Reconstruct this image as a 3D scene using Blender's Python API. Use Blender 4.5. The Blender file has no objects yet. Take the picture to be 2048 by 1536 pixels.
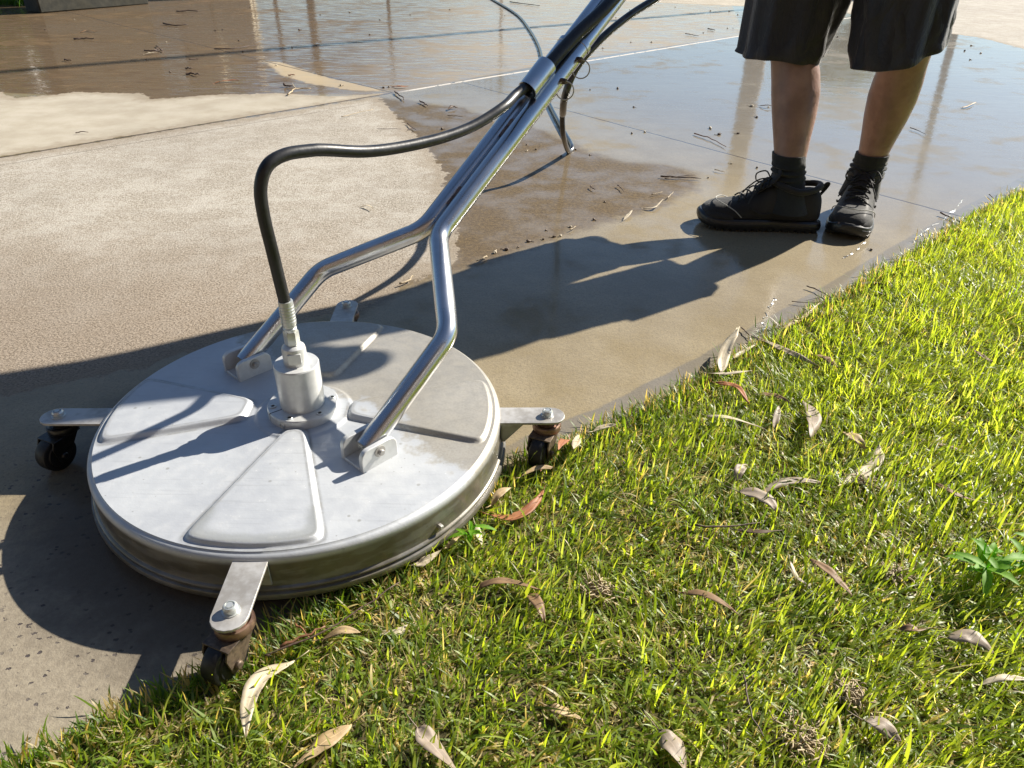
import bpy, bmesh, math, random
import numpy as np
from mathutils import Vector, Matrix, noise as mnoise
random.seed(7); rng = np.random.default_rng(11)
scn = bpy.context.scene; COL = scn.collection
rad = math.radians

# ------------------------------------------------------------------ camera
CAM = Vector((0.3168, -0.9037, 0.7264)); PITCH = rad(32.8154); ROLL = rad(0.8756); FPX = 1445.1
Fv = Vector((0, math.cos(PITCH), -math.sin(PITCH))); R0 = Vector((1, 0, 0)); U0 = R0.cross(Fv)
Rv = math.cos(ROLL)*R0 + math.sin(ROLL)*U0; Uv = -math.sin(ROLL)*R0 + math.cos(ROLL)*U0
cd = bpy.data.cameras.new('camera'); cam = bpy.data.objects.new('camera', cd); COL.objects.link(cam)
cd.sensor_fit = 'HORIZONTAL'; cd.sensor_width = 36.0; cd.lens = 36.0*FPX/2048
cd.clip_start = 0.02; cd.clip_end = 2000
cam.matrix_world = Matrix(((Rv.x, Uv.x, -Fv.x, CAM.x), (Rv.y, Uv.y, -Fv.y, CAM.y), (Rv.z, Uv.z, -Fv.z, CAM.z), (0, 0, 0, 1)))
scn.camera = cam

# ------------------------------------------------------------------ light
SUN_AZ, SUN_EL = rad(35.3), rad(33.6)
sdir = Vector((math.cos(SUN_EL)*math.cos(SUN_AZ), math.cos(SUN_EL)*math.sin(SUN_AZ), math.sin(SUN_EL)))
w = bpy.data.worlds.new("World"); scn.world = w; w.use_nodes = True
wn = w.node_tree; bg = wn.nodes['Background']
sky = wn.nodes.new('ShaderNodeTexSky'); sky.sky_type = 'NISHITA'; sky.sun_disc = False
sky.sun_elevation = SUN_EL; sky.sun_rotation = math.pi/2 - SUN_AZ
sky.air_density = 1.0; sky.dust_density = .15; sky.ozone_density = 3.0
wn.links.new(sky.outputs[0], bg.inputs[0]); bg.inputs[1].default_value = 0.054
sl = bpy.data.lights.new('sun', 'SUN'); sl.energy = 4.9; sl.angle = rad(0.53); sl.color = (1.0, 0.93, 0.82)
so = bpy.data.objects.new('sun', sl); COL.objects.link(so); so.rotation_euler = sdir.to_track_quat('Z', 'Y').to_euler(); so.location = sdir*30
scn.view_settings.view_transform = 'Standard'; scn.view_settings.look = 'None'; scn.view_settings.gamma = 1
scn.view_settings.exposure = 1.12
scn.cycles.max_bounces = 8; scn.cycles.transparent_max_bounces = 8

def at(px, py, z=0.0):
    """point of the place seen at a pixel of the photograph, on the level z"""
    d = Rv*((px-1024)/FPX) - Uv*((py-768)/FPX) + Fv
    t = (z - CAM.z)/d.z
    return CAM + d*t

# ------------------------------------------------------------------ node helpers
def newmat(name):
    m = bpy.data.materials.new(name); m.use_nodes = True
    nt = m.node_tree; b = nt.nodes['Principled BSDF']
    return m, nt, b
def N(nt, typ, **kw):
    n = nt.nodes.new(typ)
    for k, v in kw.items():
        if k.startswith('i_'):
            key = k[2:]; key = int(key) if key.isdigit() else key.replace('_', ' ')
            n.inputs[key].default_value = v
        else: setattr(n, k, v)
    return n
def L(nt, a, b): nt.links.new(a, b)
def noise(nt, vec, scale, detail=4, rough=.55, dist=0.0):
    n = N(nt, 'ShaderNodeTexNoise'); n.inputs['Scale'].default_value = scale; n.inputs['Detail'].default_value = detail
    n.inputs['Roughness'].default_value = rough; n.inputs['Distortion'].default_value = dist
    if vec is not None: L(nt, vec, n.inputs['Vector'])
    return n.outputs['Fac']
def M(nt, op, a, b=None, c=None, clamp=False):
    n = N(nt, 'ShaderNodeMath', operation=op); n.use_clamp = clamp
    for i, v in enumerate((a, b, c)):
        if v is None: continue
        if isinstance(v, (int, float)): n.inputs[i].default_value = v
        else: L(nt, v, n.inputs[i])
    return n.outputs[0]
def mapr(nt, v, a, b, c=0.0, d=1.0, smooth=True):
    n = N(nt, 'ShaderNodeMapRange'); n.interpolation_type = 'SMOOTHSTEP' if smooth else 'LINEAR'
    L(nt, v, n.inputs[0])
    for i, x in zip((1, 2, 3, 4), (a, b, c, d)): n.inputs[i].default_value = x
    return n.outputs[0]
def mixc(nt, f, a, b, typ='MIX'):
    n = N(nt, 'ShaderNodeMix', data_type='RGBA', blend_type=typ)
    if isinstance(f, (int, float)): n.inputs[0].default_value = f
    else: L(nt, f, n.inputs[0])
    for i, v in ((6, a), (7, b)):
        if isinstance(v, tuple): n.inputs[i].default_value = (*v[:3], 1)
        else: L(nt, v, n.inputs[i])
    return n.outputs[2]
def bump(nt, h, strength, dist, normal=None):
    n = N(nt, 'ShaderNodeBump'); n.inputs['Strength'].default_value = strength; n.inputs['Distance'].default_value = dist
    L(nt, h, n.inputs['Height'])
    if normal is not None: L(nt, normal, n.inputs['Normal'])
    return n.outputs[0]
def pos(nt): return N(nt, 'ShaderNodeNewGeometry').outputs['Position']
def objc(nt): return N(nt, 'ShaderNodeTexCoord').outputs['Object']
def scalev(nt, v, s):
    n = N(nt, 'ShaderNodeMapping'); n.inputs['Scale'].default_value = s; L(nt, v, n.inputs[0]); return n.outputs[0]

def simple(name, col, rough=.5, metal=0.0, nscale=60, var=.25, bstr=.15, bdist=.0006, spec=.5, coat=0, col2=None, detail=5):
    m, nt, b = newmat(name); v = objc(nt); n1 = noise(nt, v, nscale, detail); n2 = noise(nt, v, nscale*.17, 3)
    c2 = col2 if col2 else tuple(x*(1-var) for x in col)
    f = mapr(nt, M(nt, 'MULTIPLY_ADD', n1, .5, M(nt, 'MULTIPLY', n2, .5)), .38, .62)
    L(nt, mixc(nt, f, c2, col), b.inputs['Base Color'])
    L(nt, mapr(nt, n2, .3, .7, rough*.85, min(1, rough*1.15)), b.inputs['Roughness'])
    b.inputs['Metallic'].default_value = metal; b.inputs['Specular IOR Level'].default_value = spec
    b.inputs['Coat Weight'].default_value = coat
    L(nt, bump(nt, n1, bstr, bdist), b.inputs['Normal'])
    return m

# ------------------------------------------------------------------ mesh helpers
def finish(o, smooth=True, ang=40):
    me = o.data
    if smooth:
        me.polygons.foreach_set('use_smooth', [True]*len(me.polygons))
        if ang: me.set_sharp_from_angle(angle=rad(ang))
    return o
def link(name, me, mat=None, parent=None, loc=None):
    o = bpy.data.objects.new(name, me); COL.objects.link(o)
    if mat is not None:
        for mm in (mat if isinstance(mat, (list, tuple)) else (mat,)): me.materials.append(mm)
    if parent is not None: o.parent = parent
    if loc is not None: o.location = loc
    return o
class MB:
    """collects faces; build() links them as ONE mesh object"""
    def __init__(s): s.v = []; s.f = []; s.m = []
    def add(s, v, f, mi=0):
        k = len(s.v); s.v += [tuple(p) for p in v]; s.f += [tuple(i+k for i in q) for q in f]; s.m += [mi]*len(f)
    def build(s, name, mat, parent=None, smooth=True, ang=40, loc=None, bevel=0):
        me = bpy.data.meshes.new(name); me.from_pydata(s.v, [], s.f); me.update()
        bm = bmesh.new(); bm.from_mesh(me); bmesh.ops.recalc_face_normals(bm, faces=bm.faces)
        bm.to_mesh(me); bm.free()
        o = link(name, me, mat, parent, loc)
        me.polygons.foreach_set('material_index', s.m)
        finish(o, smooth, ang)
        if bevel:
            md = o.modifiers.new('bevel', 'BEVEL'); md.width = bevel; md.segments = 2; md.limit_method = 'ANGLE'; md.angle_limit = rad(35)
            md.harden_normals = False
        return o
    # primitives
    def box(s, c, size, X=Vector((1, 0, 0)), Y=Vector((0, 1, 0)), Z=Vector((0, 0, 1)), mi=0):
        c = Vector(c); v = []
        for k in (-1, 1):
            for j in (-1, 1):
                for i in (-1, 1): v.append(c + X*(i*size[0]/2) + Y*(j*size[1]/2) + Z*(k*size[2]/2))
        s.add(v, [(0, 2, 3, 1), (4, 5, 7, 6), (0, 1, 5, 4), (2, 6, 7, 3), (0, 4, 6, 2), (1, 3, 7, 5)], mi)
    def lathe(s, prof, c=(0, 0, 0), n=48, axis=None, xref=None, mi=0, phase=0.0, capped=True):
        c = Vector(c); A = Vector(axis).normalized() if axis else Vector((0, 0, 1))
        X = (Vector(xref) if xref else (Vector((1, 0, 0)) if abs(A.x) < .9 else Vector((0, 1, 0))))
        X = (X - A*X.dot(A)).normalized(); Y = A.cross(X)
        v = []
        for r, z in prof:
            for i in range(n):
                t = 2*math.pi*i/n+phase; v.append(c + X*(r*math.cos(t)) + Y*(r*math.sin(t)) + A*z)
        f = []
        for k in range(len(prof)-1):
            for i in range(n): f.append((k*n+i, k*n+(i+1) % n, (k+1)*n+(i+1) % n, (k+1)*n+i))
        if capped:
            f.append(tuple(range(n-1, -1, -1))); k = (len(prof)-1)*n; f.append(tuple(range(k, k+n)))
        s.add(v, f, mi)
    def tube(s, pts, r, n=16, mi=0, caps=True, flat=1.0):
        pts = [Vector(p) for p in pts]; m = len(pts)
        rr = r if isinstance(r, (list, tuple)) else [r]*m
        T = []
        for i in range(m):
            a = pts[max(0, i-1)]; b = pts[min(m-1, i+1)]; T.append((b-a).normalized())
        up = Vector((0, 0, 1)) if abs(T[0].z) < .9 else Vector((1, 0, 0))
        X = (up - T[0]*up.dot(T[0])).normalized(); v = []
        for i in range(m):
            X = (X - T[i]*X.dot(T[i])).normalized(); Y = T[i].cross(X)
            for k in range(n):
                t = 2*math.pi*k/n; v.append(pts[i] + X*(rr[i]*flat*math.cos(t)) + Y*(rr[i]*math.sin(t)))
        f = [(i*n+k, i*n+(k+1) % n, (i+1)*n+(k+1) % n, (i+1)*n+k) for i in range(m-1) for k in range(n)]
        if caps: f += [tuple(range(n-1, -1, -1)), tuple(range((m-1)*n, m*n))]
        s.add(v, f, mi)
    def loft(s, rings, mi=0, caps=True):
        n = len(rings[0]); v = [p for r in rings for p in r]
        f = [(i*n+k, i*n+(k+1) % n, (i+1)*n+(k+1) % n, (i+1)*n+k) for i in range(len(rings)-1) for k in range(n)]
        if caps: f += [tuple(range(n-1, -1, -1)), tuple(range((len(rings)-1)*n, len(rings)*n))]
        s.add(v, f, mi)
    def prism(s, poly, X, Y, Z, c, h, mi=0):
        c = Vector(c); n = len(poly); v = [c + X*a + Y*b for a, b in poly] + [c + X*a + Y*b + Z*h for a, b in poly]
        f = [tuple(range(n-1, -1, -1)), tuple(range(n, 2*n))] + [(i, (i+1) % n, n+(i+1) % n, n+i) for i in range(n)]
        s.add(v, f, mi)
def catmull(pts, sub=8):
    P = [Vector(p) for p in pts]; P = [P[0]*2-P[1]] + P + [P[-1]*2-P[-2]]; out = []
    for i in range(1, len(P)-2):
        for k in range(sub):
            t = k/sub; a, b, c, d = P[i-1], P[i], P[i+1], P[i+2]
            out.append(.5*((2*b)+(c-a)*t+(2*a-5*b+4*c-d)*t*t+(3*b-a-3*c+d)*t**3))
    out.append(P[-2]); return out
def filleted(pts, r, k=10):
    P = [Vector(p) for p in pts]; out = [P[0]]
    for i in range(1, len(P)-1):
        a = (P[i-1]-P[i]).normalized(); b = (P[i+1]-P[i]).normalized(); ang = a.angle(b)
        t = r/math.tan(ang/2); p0 = P[i]+a*t; p1 = P[i]+b*t
        for j in range(k+1):
            u = j/k; out.append(p0*(1-u)**2 + P[i]*2*u*(1-u) + p1*u*u)
    out.append(P[-1]); return out
def arrmesh(name, V, Q, mat, attrs=None, smooth=True):
    """big mesh from numpy arrays: V (n,3), Q list of (m,k) face arrays"""
    me = bpy.data.meshes.new(name); me.vertices.add(len(V)); me.vertices.foreach_set('co', np.asarray(V, np.float32).ravel())
    loops = np.concatenate([q.ravel() for q in Q]).astype(np.int32); tot = np.concatenate([np.full(len(q), q.shape[1]) for q in Q]).astype(np.int32)
    me.loops.add(len(loops)); me.loops.foreach_set('vertex_index', loops)
    st = np.concatenate([[0], np.cumsum(tot)[:-1]]).astype(np.int32)
    me.polygons.add(len(tot)); me.polygons.foreach_set('loop_start', st); me.polygons.foreach_set('loop_total', tot)
    me.update(calc_edges=True)
    if smooth: me.polygons.foreach_set('use_smooth', np.ones(len(tot), bool))
    for k, a in (attrs or {}).items():
        if a.ndim == 1: t = me.attributes.new(k, 'FLOAT', 'POINT'); t.data.foreach_set('value', a.astype(np.float32))
        else: t = me.attributes.new(k, 'FLOAT_COLOR', 'POINT'); t.data.foreach_set('color', np.c_[a, np.ones(len(a))].astype(np.float32).ravel())
    me.validate(); return link(name, me, mat)
def tag(o, label=None, cat=None, group=None, kind=None):
    if label: o['label'] = label
    if cat: o['category'] = cat
    if group: o['group'] = group
    if kind: o['kind'] = kind
    return o
def empty(name, loc=(0, 0, 0), label=None, cat=None, group=None, parent=None):
    o = bpy.data.objects.new(name, None); COL.objects.link(o); o.location = loc; o.empty_display_size = .05
    if parent is not None: o.parent = parent
    tag(o, label, cat, group); return o
def vnoise(x, y, s, seed=0):
    """smooth value noise on numpy arrays, 0..1"""
    x = x*s+seed*17.3; y = y*s-seed*9.1; xi = np.floor(x).astype(int); yi = np.floor(y).astype(int); fx = x-xi; fy = y-yi
    fx = fx*fx*(3-2*fx); fy = fy*fy*(3-2*fy)
    def h(a, b):
        k = (a*374761393 + b*668265263 + seed*982451653) & 0x7fffffff; k = ((k ^ (k >> 13))*1274126177) & 0x7fffffff
        return ((k ^ (k >> 16)) & 0xffff)/65535.
    return (h(xi, yi)*(1-fx)+h(xi+1, yi)*fx)*(1-fy)+(h(xi, yi+1)*(1-fx)+h(xi+1, yi+1)*fx)*fy
def poly_sd(px, py, poly):
    """signed distance, positive inside"""
    P = np.array(poly); d = np.full(px.shape, 1e9); ins = np.zeros(px.shape, bool)
    for i in range(len(P)):
        a, b = P[i], P[(i+1) % len(P)]; e = b-a
        t = np.clip(((px-a[0])*e[0]+(py-a[1])*e[1])/(e@e+1e-12), 0, 1)
        d = np.minimum(d, np.hypot(px-a[0]-t*e[0], py-a[1]-t*e[1]))
        c = ((a[1] > py) != (b[1] > py)) & (px < (b[0]-a[0])*(py-a[1])/(b[1]-a[1]+1e-12)+a[0]); ins ^= c
    return np.where(ins, d, -d)
def wpoly(lst, z=0.0): return [tuple(at(x, y, z)[:2]) for x, y in lst]

# ================================================================== GROUND
EDGE = [(-.75, -1.02)] + wpoly([(80, 1536), (200, 1470), (400, 1375), (620, 1250), (800, 1130), (1000, 965), (1130, 900), (1250, 850), (1450, 742), (1700, 590), (1945, 440), (2048, 385)])
ex, ey = EDGE[-1][0]-EDGE[-3][0], EDGE[-1][1]-EDGE[-3][1]
EDGE.append((EDGE[-1][0]+ex*9, EDGE[-1][1]+ey*9))
a_ = EDGE[0]; EDGE = [(a_[0]-8, a_[1]-6.8)] + EDGE
fx = np.arange(-4.6, 6.6, .025); fy = np.arange(-1.3, 8.6, .025)
def grow(e, s):
    o = []; d = .05; x = e
    while abs(x-e) < 420: x += s*d; d *= 1.25; o.append(x)
    return o
gx = np.concatenate([grow(fx[0], -1)[::-1], fx, grow(fx[-1], 1)]); gy = np.concatenate([grow(fy[0], -1)[::-1], fy, grow(fy[-1], 1)])
X, Y = np.meshgrid(gx, gy); nx, ny = len(gx), len(gy); x = X.ravel(); y = Y.ravel()
idx = np.arange(nx*ny).reshape(ny, nx)
Q = np.stack([idx[:-1, :-1], idx[:-1, 1:], idx[1:, 1:], idx[1:, :-1]], -1).reshape(-1, 4)
D1 = wpoly([(757, 193), (778, 215), (800, 240), (825, 262), (850, 290), (872, 320), (893, 348), (886, 370), (900, 395), (908, 420), (914, 450), (913, 480), (918, 508), (900, 528), (860, 546), (800, 578), (720, 622), (600, 640), (430, 690), (250, 742), (100, 772), (0, 790), (-500, 860), (-900, 500), (-700, 480), (0, 316)])
D2 = wpoly([(-500, 265), (0, 184), (30, 196), (100, 191), (145, 184), (285, 187), (300, 199), (420, 190), (560, 186), (650, 192), (720, 190), (765, 186), (755, 192), (0, 313), (-700, 470)])
D3 = wpoly([(1230, 2), (1400, 9), (1500, 13), (1690, 26), (1890, 66), (1960, 75), (2048, 98), (2300, 150), (2600, -40), (2048, -80), (1400, -60), (1100, -30)])
D4 = wpoly([(528, 122), (562, 124), (650, 153), (782, 183), (700, 181), (610, 166), (560, 150)])
sd = np.maximum.reduce([poly_sd(x, y, p) for p in (D1, D2, D3)])
sd2 = poly_sd(x, y, D4)
BR = wpoly([(740, 192), (860, 207), (930, 215), (1000, 243), (1100, 262), (1140, 282), (1180, 305), (1250, 322), (1340, 329), (1400, 345), (1395, 372), (1310, 420), (1200, 448), (1100, 482), (1000, 520), (860, 560), (700, 640), (600, 600), (700, 300)])
sbr = poly_sd(x, y, BR)
PU = wpoly([(-500, 265), (0, 186), (300, 200), (560, 187), (760, 190), (1100, 128), (1490, 70), (1460, 0), (1000, -60), (0, -60), (-700, 0)])
spu = poly_sd(x, y, PU)
def rowd(a, b):
    a = Vector(a); b = Vector(b); d = (b-a); n = Vector((-d[1], d[0])).normalized(); return n, n.dot(Vector((a[0], a[1])))
zz = (vnoise(x, y, 2.2, 3)-.5)*.0012
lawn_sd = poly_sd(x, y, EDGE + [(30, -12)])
zz = np.where(lawn_sd > -.004, -.012, zz)
def ground_mat():
    m, nt, b = newmat('wet_concrete'); P = pos(nt)
    A = lambda n: N(nt, 'ShaderNodeAttribute', attribute_name=n).outputs['Fac']
    sd_, sd2_, br_, pu_ = A('dry'), A('damp'), A('brown'), A('puddle')
    n_big = noise(nt, P, 1.3, 4); n_mid = noise(nt, P, 7, 5, .6); n_edge = noise(nt, P, 22, 6, .65); n_fine = noise(nt, P, 260, 3, .7); n_f2 = noise(nt, P, 90, 4, .7)
    jag = M(nt, 'MULTIPLY', M(nt, 'SUBTRACT', n_edge, .5), .10)
    dry = mapr(nt, M(nt, 'ADD', sd_, jag), -.004, .006)
    d2 = mapr(nt, M(nt, 'ADD', sd2_, M(nt, 'MULTIPLY', jag, .8)), -.01, .02)
    dry_soft = mapr(nt, M(nt, 'ADD', sd_, jag), -.02, .05)
    brown = mapr(nt, M(nt, 'ADD', M(nt, 'ADD', br_, M(nt, 'MULTIPLY', jag, .8)), M(nt, 'MULTIPLY', M(nt, 'SUBTRACT', n_mid, .5), .16)), -.03, .035)
    pud = mapr(nt, pu_, -.01, .02)
    # joint lines (signed distances)
    sp = N(nt, 'ShaderNodeSeparateXYZ'); L(nt, P, sp.inputs[0])
    wob = M(nt, 'MULTIPLY', M(nt, 'SUBTRACT', noise(nt, P, 9, 4), .5), .012)
    def line(p, q):
        a = at(*p); c = at(*q); n, k = rowd(a[:2], c[:2])
        s = M(nt, 'SUBTRACT', M(nt, 'MULTIPLY_ADD', sp.outputs[0], n.x, M(nt, 'MULTIPLY', sp.outputs[1], n.y)), k)
        return s
    j1 = line((0, 315), (1490, 70)); j2 = line((935, 168), (1945, 440)); j3 = line((400, 90), (778, 184)); j4 = line((0, 331), (700, 213)); j5 = line((302, 4), (312, 69))
    side1 = mapr(nt, j1, -.005, .005)           # 1 beyond the main joint
    side3 = mapr(nt, j3, -.005, .005)
    def groove(s, wd, soft=.002): return mapr(nt, M(nt, 'ABSOLUTE', M(nt, 'ADD', s, wob)), wd, wd+soft, 1, 0)
    g1 = groove(j1, .0065, .004)
    g2 = M(nt, 'MULTIPLY', groove(j2, .0034, .003), M(nt, 'SUBTRACT', 1, side1))
    g3 = M(nt, 'MULTIPLY', groove(j3, .0035, .004), M(nt, 'MULTIPLY', side1, mapr(nt, j5, -.01, .01, 0, 1)))
    g3 = M(nt, 'MULTIPLY', groove(j3, .0035, .004), side1)
    g4 = M(nt, 'MULTIPLY', groove(j4, .002, .004), M(nt, 'MULTIPLY', M(nt, 'SUBTRACT', 1, side1), mapr(nt, sp.outputs[0], -.7, .2, .5, 0)))
    caulk = M(nt, 'MULTIPLY', M(nt, 'MULTIPLY', mapr(nt, M(nt, 'ABSOLUTE', M(nt, 'ADD', M(nt, 'ADD', j1, .004), wob)), .009, .015, 1, 0), mapr(nt, sp.outputs[0], -.32, -.18)), mapr(nt, n_edge, .36, .44))
    # colours
    speck = mapr(nt, n_f2, .35, .65); fine = mapr(nt, n_fine, .3, .7)
    near = mixc(nt, speck, (.25, .215, .165), (.45, .41, .345)); near = mixc(nt, mapr(nt, n_mid, .3, .7, 0, .45), near, (.43, .395, .34))
    n_grit = noise(nt, P, 210, 4, .75)
    near = mixc(nt, mapr(nt, n_grit, .38, .49, .8, 0), near, (.10, .078, .055)); near = mixc(nt, mapr(nt, n_grit, .52, .62, 0, .7), near, (.60, .56, .48))
    near = mixc(nt, mapr(nt, M(nt, 'MULTIPLY_ADD', n_mid, .6, M(nt, 'MULTIPLY', noise(nt, P, 28, 4, .6), .4)), .44, .62, 0, .30), near, (.54, .51, .45))
    near = mixc(nt, mapr(nt, noise(nt, scalev(nt, P, (1, 3.5, 1)), 3.2, 5, .65, 1.5), .50, .68, 0, .22), near, (.22, .19, .15))
    near = mixc(nt, mapr(nt, M(nt, 'ADD', sp.outputs[1], M(nt, 'MULTIPLY', n_mid, .4)), .55, 1.45, .8, 0), near, mixc(nt, mapr(nt, n_grit, .38, .6), (.12, .09, .06), (.34, .27, .20)))
    nstk = noise(nt, scalev(nt, P, (6, 30, 1)), 1.0, 5, .6)
    far = mixc(nt, mapr(nt, n_mid, .3, .7), (.39, .345, .265), (.49, .445, .36)); far = mixc(nt, mapr(nt, n_fine, .3, .7, .22, 0), far, (.25, .21, .16))
    dcol = mixc(nt, side1, near, far)
    clean = mixc(nt, mapr(nt, n_mid, .25, .75), (.23, .182, .10), (.31, .255, .155)); clean = mixc(nt, mapr(nt, n_grit, .36, .5, .35, 0), clean, (.09, .068, .04)); clean = mixc(nt, mapr(nt, M(nt, 'MULTIPLY_ADD', sp.outputs[0], .8, M(nt, 'MULTIPLY', sp.outputs[1], .6)), 1.5, 2.6, 0, .75), clean, (.135, .13, .12)); clean = mixc(nt, mapr(nt, n_fine, .25, .5, .45, 0), clean, (.12, .10, .07))
    clean = mixc(nt, mapr(nt, n_f2, .35, .65, .25, 0), clean, (.16, .13, .09))
    bcol = mixc(nt, mapr(nt, n_f2, .3, .7), (.070, .045, .017), (.165, .112, .045)); bcol = mixc(nt, mapr(nt, n_grit, .38, .62, .5, 0), bcol, (.05, .032, .018)); bcol = mixc(nt, mapr(nt, n_mid, .40, .72, 0, .45), bcol, (.23, .19, .14))
    pcol = mixc(nt, mapr(nt, nstk, .3, .7), (.070, .042, .018), (.165, .108, .052))
    right = mapr(nt, sp.outputs[0], -1.0, .3); pcol = mixc(nt, right, pcol, (.29, .24, .175))
    wet = mixc(nt, brown, clean, bcol); wet = mixc(nt, M(nt, 'MULTIPLY', pud, side1), wet, pcol)
    wet = mixc(nt, d2, wet, (.38, .30, .19))
    col = mixc(nt, dry, wet, dcol)
    halo = M(nt, 'MULTIPLY', mapr(nt, M(nt, 'ADD', sd_, M(nt, 'MULTIPLY', jag, 2.2)), 0, .10, .6, 0), dry)
    col = mixc(nt, halo, col, (.24, .19, .13))
    # dark chips of exposed aggregate close to the lawn corner
    vo = N(nt, 'ShaderNodeTexVoronoi'); vo.inputs['Scale'].default_value = 88; vo.inputs['Randomness'].default_value = 1
    L(nt, scalev(nt, P, (1, 1.5, 1)), vo.inputs['Vector'])
    bwz = N(nt, 'ShaderNodeSeparateColor'); L(nt, vo.outputs['Color'], bwz.inputs[0])
    chip = M(nt, 'MULTIPLY', M(nt, 'GREATER_THAN', bwz.outputs[0], .60), mapr(nt, M(nt, 'ADD', vo.outputs['Distance'], M(nt, 'MULTIPLY', M(nt, 'SUBTRACT', n_fine, .5), .7)), .22, .30, 1, 0))
    zone = M(nt, 'MULTIPLY', mapr(nt, sp.outputs[1], -.12, .05, 1, 0), mapr(nt, noise(nt, P, 14, 3), .38, .56))
    chip = M(nt, 'MULTIPLY', chip, zone)
    col = mixc(nt, chip, col, (.045, .038, .042))
    col = mixc(nt, M(nt, 'MULTIPLY', mapr(nt, sp.outputs[1], -.25, -.05, 1, 0), .55), col, mixc(nt, speck, (.24, .215, .18), (.33, .30, .25)))
    col = mixc(nt, chip, col, (.045, .038, .042))
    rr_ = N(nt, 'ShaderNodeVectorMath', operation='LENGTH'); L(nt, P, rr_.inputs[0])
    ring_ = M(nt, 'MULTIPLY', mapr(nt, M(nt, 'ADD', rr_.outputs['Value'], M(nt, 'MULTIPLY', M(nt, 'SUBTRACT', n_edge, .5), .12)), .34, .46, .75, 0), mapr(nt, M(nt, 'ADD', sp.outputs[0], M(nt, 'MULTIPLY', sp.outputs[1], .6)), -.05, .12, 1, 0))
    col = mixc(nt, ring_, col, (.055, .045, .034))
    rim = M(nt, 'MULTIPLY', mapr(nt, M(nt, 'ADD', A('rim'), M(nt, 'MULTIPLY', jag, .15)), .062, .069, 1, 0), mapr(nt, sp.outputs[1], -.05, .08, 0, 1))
    col = mixc(nt, M(nt, 'MULTIPLY', rim, .62), col, mixc(nt, n_mid, (.10, .092, .078), (.15, .138, .12)))  # wet strip along the lawn, with its shade line painted into the tone
    # stains, big variation
    col = mixc(nt, mapr(nt, n_big, .35, .65, 0, .18), col, (.15, .125, .10))
    grv = M(nt, 'MAXIMUM', M(nt, 'MAXIMUM', g1, g2), M(nt, 'MAXIMUM', g3, g4))
    col = mixc(nt, M(nt, 'MULTIPLY', grv, .85), col, (.06, .045, .035))
    col = mixc(nt, caulk, col, (.62, .57, .50))
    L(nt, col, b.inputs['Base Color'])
    b.inputs['Roughness'].default_value = .85; b.inputs['Specular IOR Level'].default_value = .25
    # relief
    hgt = M(nt, 'ADD', M(nt, 'MULTIPLY', n_f2, .6), M(nt, 'ADD', M(nt, 'MULTIPLY', n_fine, .4), M(nt, 'MULTIPLY', n_grit, M(nt, 'MULTIPLY_ADD', dry, 1.3, .35))))
    hgt = M(nt, 'SUBTRACT', hgt, M(nt, 'ADD', M(nt, 'MULTIPLY', grv, 3.0), M(nt, 'MULTIPLY', chip, .8)))
    hgt = M(nt, 'ADD', hgt, M(nt, 'MULTIPLY', caulk, 1.5))
    L(nt, bump(nt, hgt, .65, .0020), b.inputs['Normal'])
    # water film = coat
    film = M(nt, 'SUBTRACT', 1, M(nt, 'MAXIMUM', dry, M(nt, 'MULTIPLY', d2, .7)))
    fz = mapr(nt, M(nt, 'ADD', M(nt, 'MULTIPLY', n_mid, .5), M(nt, 'MULTIPLY', n_big, .5)), .38, .50, .30, 1)
    fb = M(nt, 'SUBTRACT', 1, M(nt, 'MULTIPLY', brown, mapr(nt, n_mid, .4, .65, .75, .25)))
    lowl = mapr(nt, sp.outputs[1], -.30, .1, .25, 1)
    film = M(nt, 'MULTIPLY', M(nt, 'MULTIPLY', M(nt, 'MULTIPLY', film, fz), M(nt, 'MULTIPLY', fb, lowl)), mapr(nt, sp.outputs[1], .2, 1.7, .45, 1))
    film = M(nt, 'MULTIPLY', film, M(nt, 'SUBTRACT', 1, M(nt, 'MULTIPLY', caulk, .9)))
    film = M(nt, 'MULTIPLY', film, M(nt, 'SUBTRACT', 1, M(nt, 'MULTIPLY', pud, mapr(nt, nstk, .40, .58, .75, 0))))
    film = M(nt, 'MAXIMUM', film, M(nt, 'MULTIPLY', rim, mapr(nt, n_mid, .35, .6, .35, 1)))
    L(nt, film, b.inputs['Coat Weight']); b.inputs['Coat IOR'].default_value = 1.6
    L(nt, M(nt, 'ADD', mapr(nt, n_mid, .3, .7, .03, .11), mapr(nt, sp.outputs[1], .2, 2.0, .10, 0)), b.inputs['Coat Roughness'])
    rip = noise(nt, scalev(nt, P, (4, 9, 1)), 1.6, 3, .55, .6); rip2 = noise(nt, P, 55, 3)
    hh = M(nt, 'ADD', M(nt, 'MULTIPLY', rip, M(nt, 'MULTIPLY_ADD', pud, 1.0, .25)), M(nt, 'MULTIPLY', rip2, .035))
    L(nt, bump(nt, hh, .5, .006), b.inputs['Coat Normal'])
    return m
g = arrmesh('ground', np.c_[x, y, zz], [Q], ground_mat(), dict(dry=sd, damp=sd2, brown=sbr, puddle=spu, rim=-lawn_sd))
tag(g, kind='structure')

# ------------------------------------------------------------------ lawn soil and grass
soil = simple('lawn_soil', (.085, .075, .030), .95, 0, 90, .6, .8, .006, .2)
me = bpy.data.meshes.new('soil')
bm = bmesh.new()
vs = [bm.verts.new((p[0], p[1], .0)) for p in EDGE] + [bm.verts.new((30, -12, 0))]
bm.faces.new(vs); bmesh.ops.triangulate(bm, faces=bm.faces[:]); bm.normal_update()
if sum(f.normal.z for f in bm.faces) < 0: bmesh.ops.reverse_faces(bm, faces=bm.faces[:])
bm.to_mesh(me); bm.free(); so_ = link('lawn_soil', me, soil); so_.location.z = .003; tag(so_, kind='structure')

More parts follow.
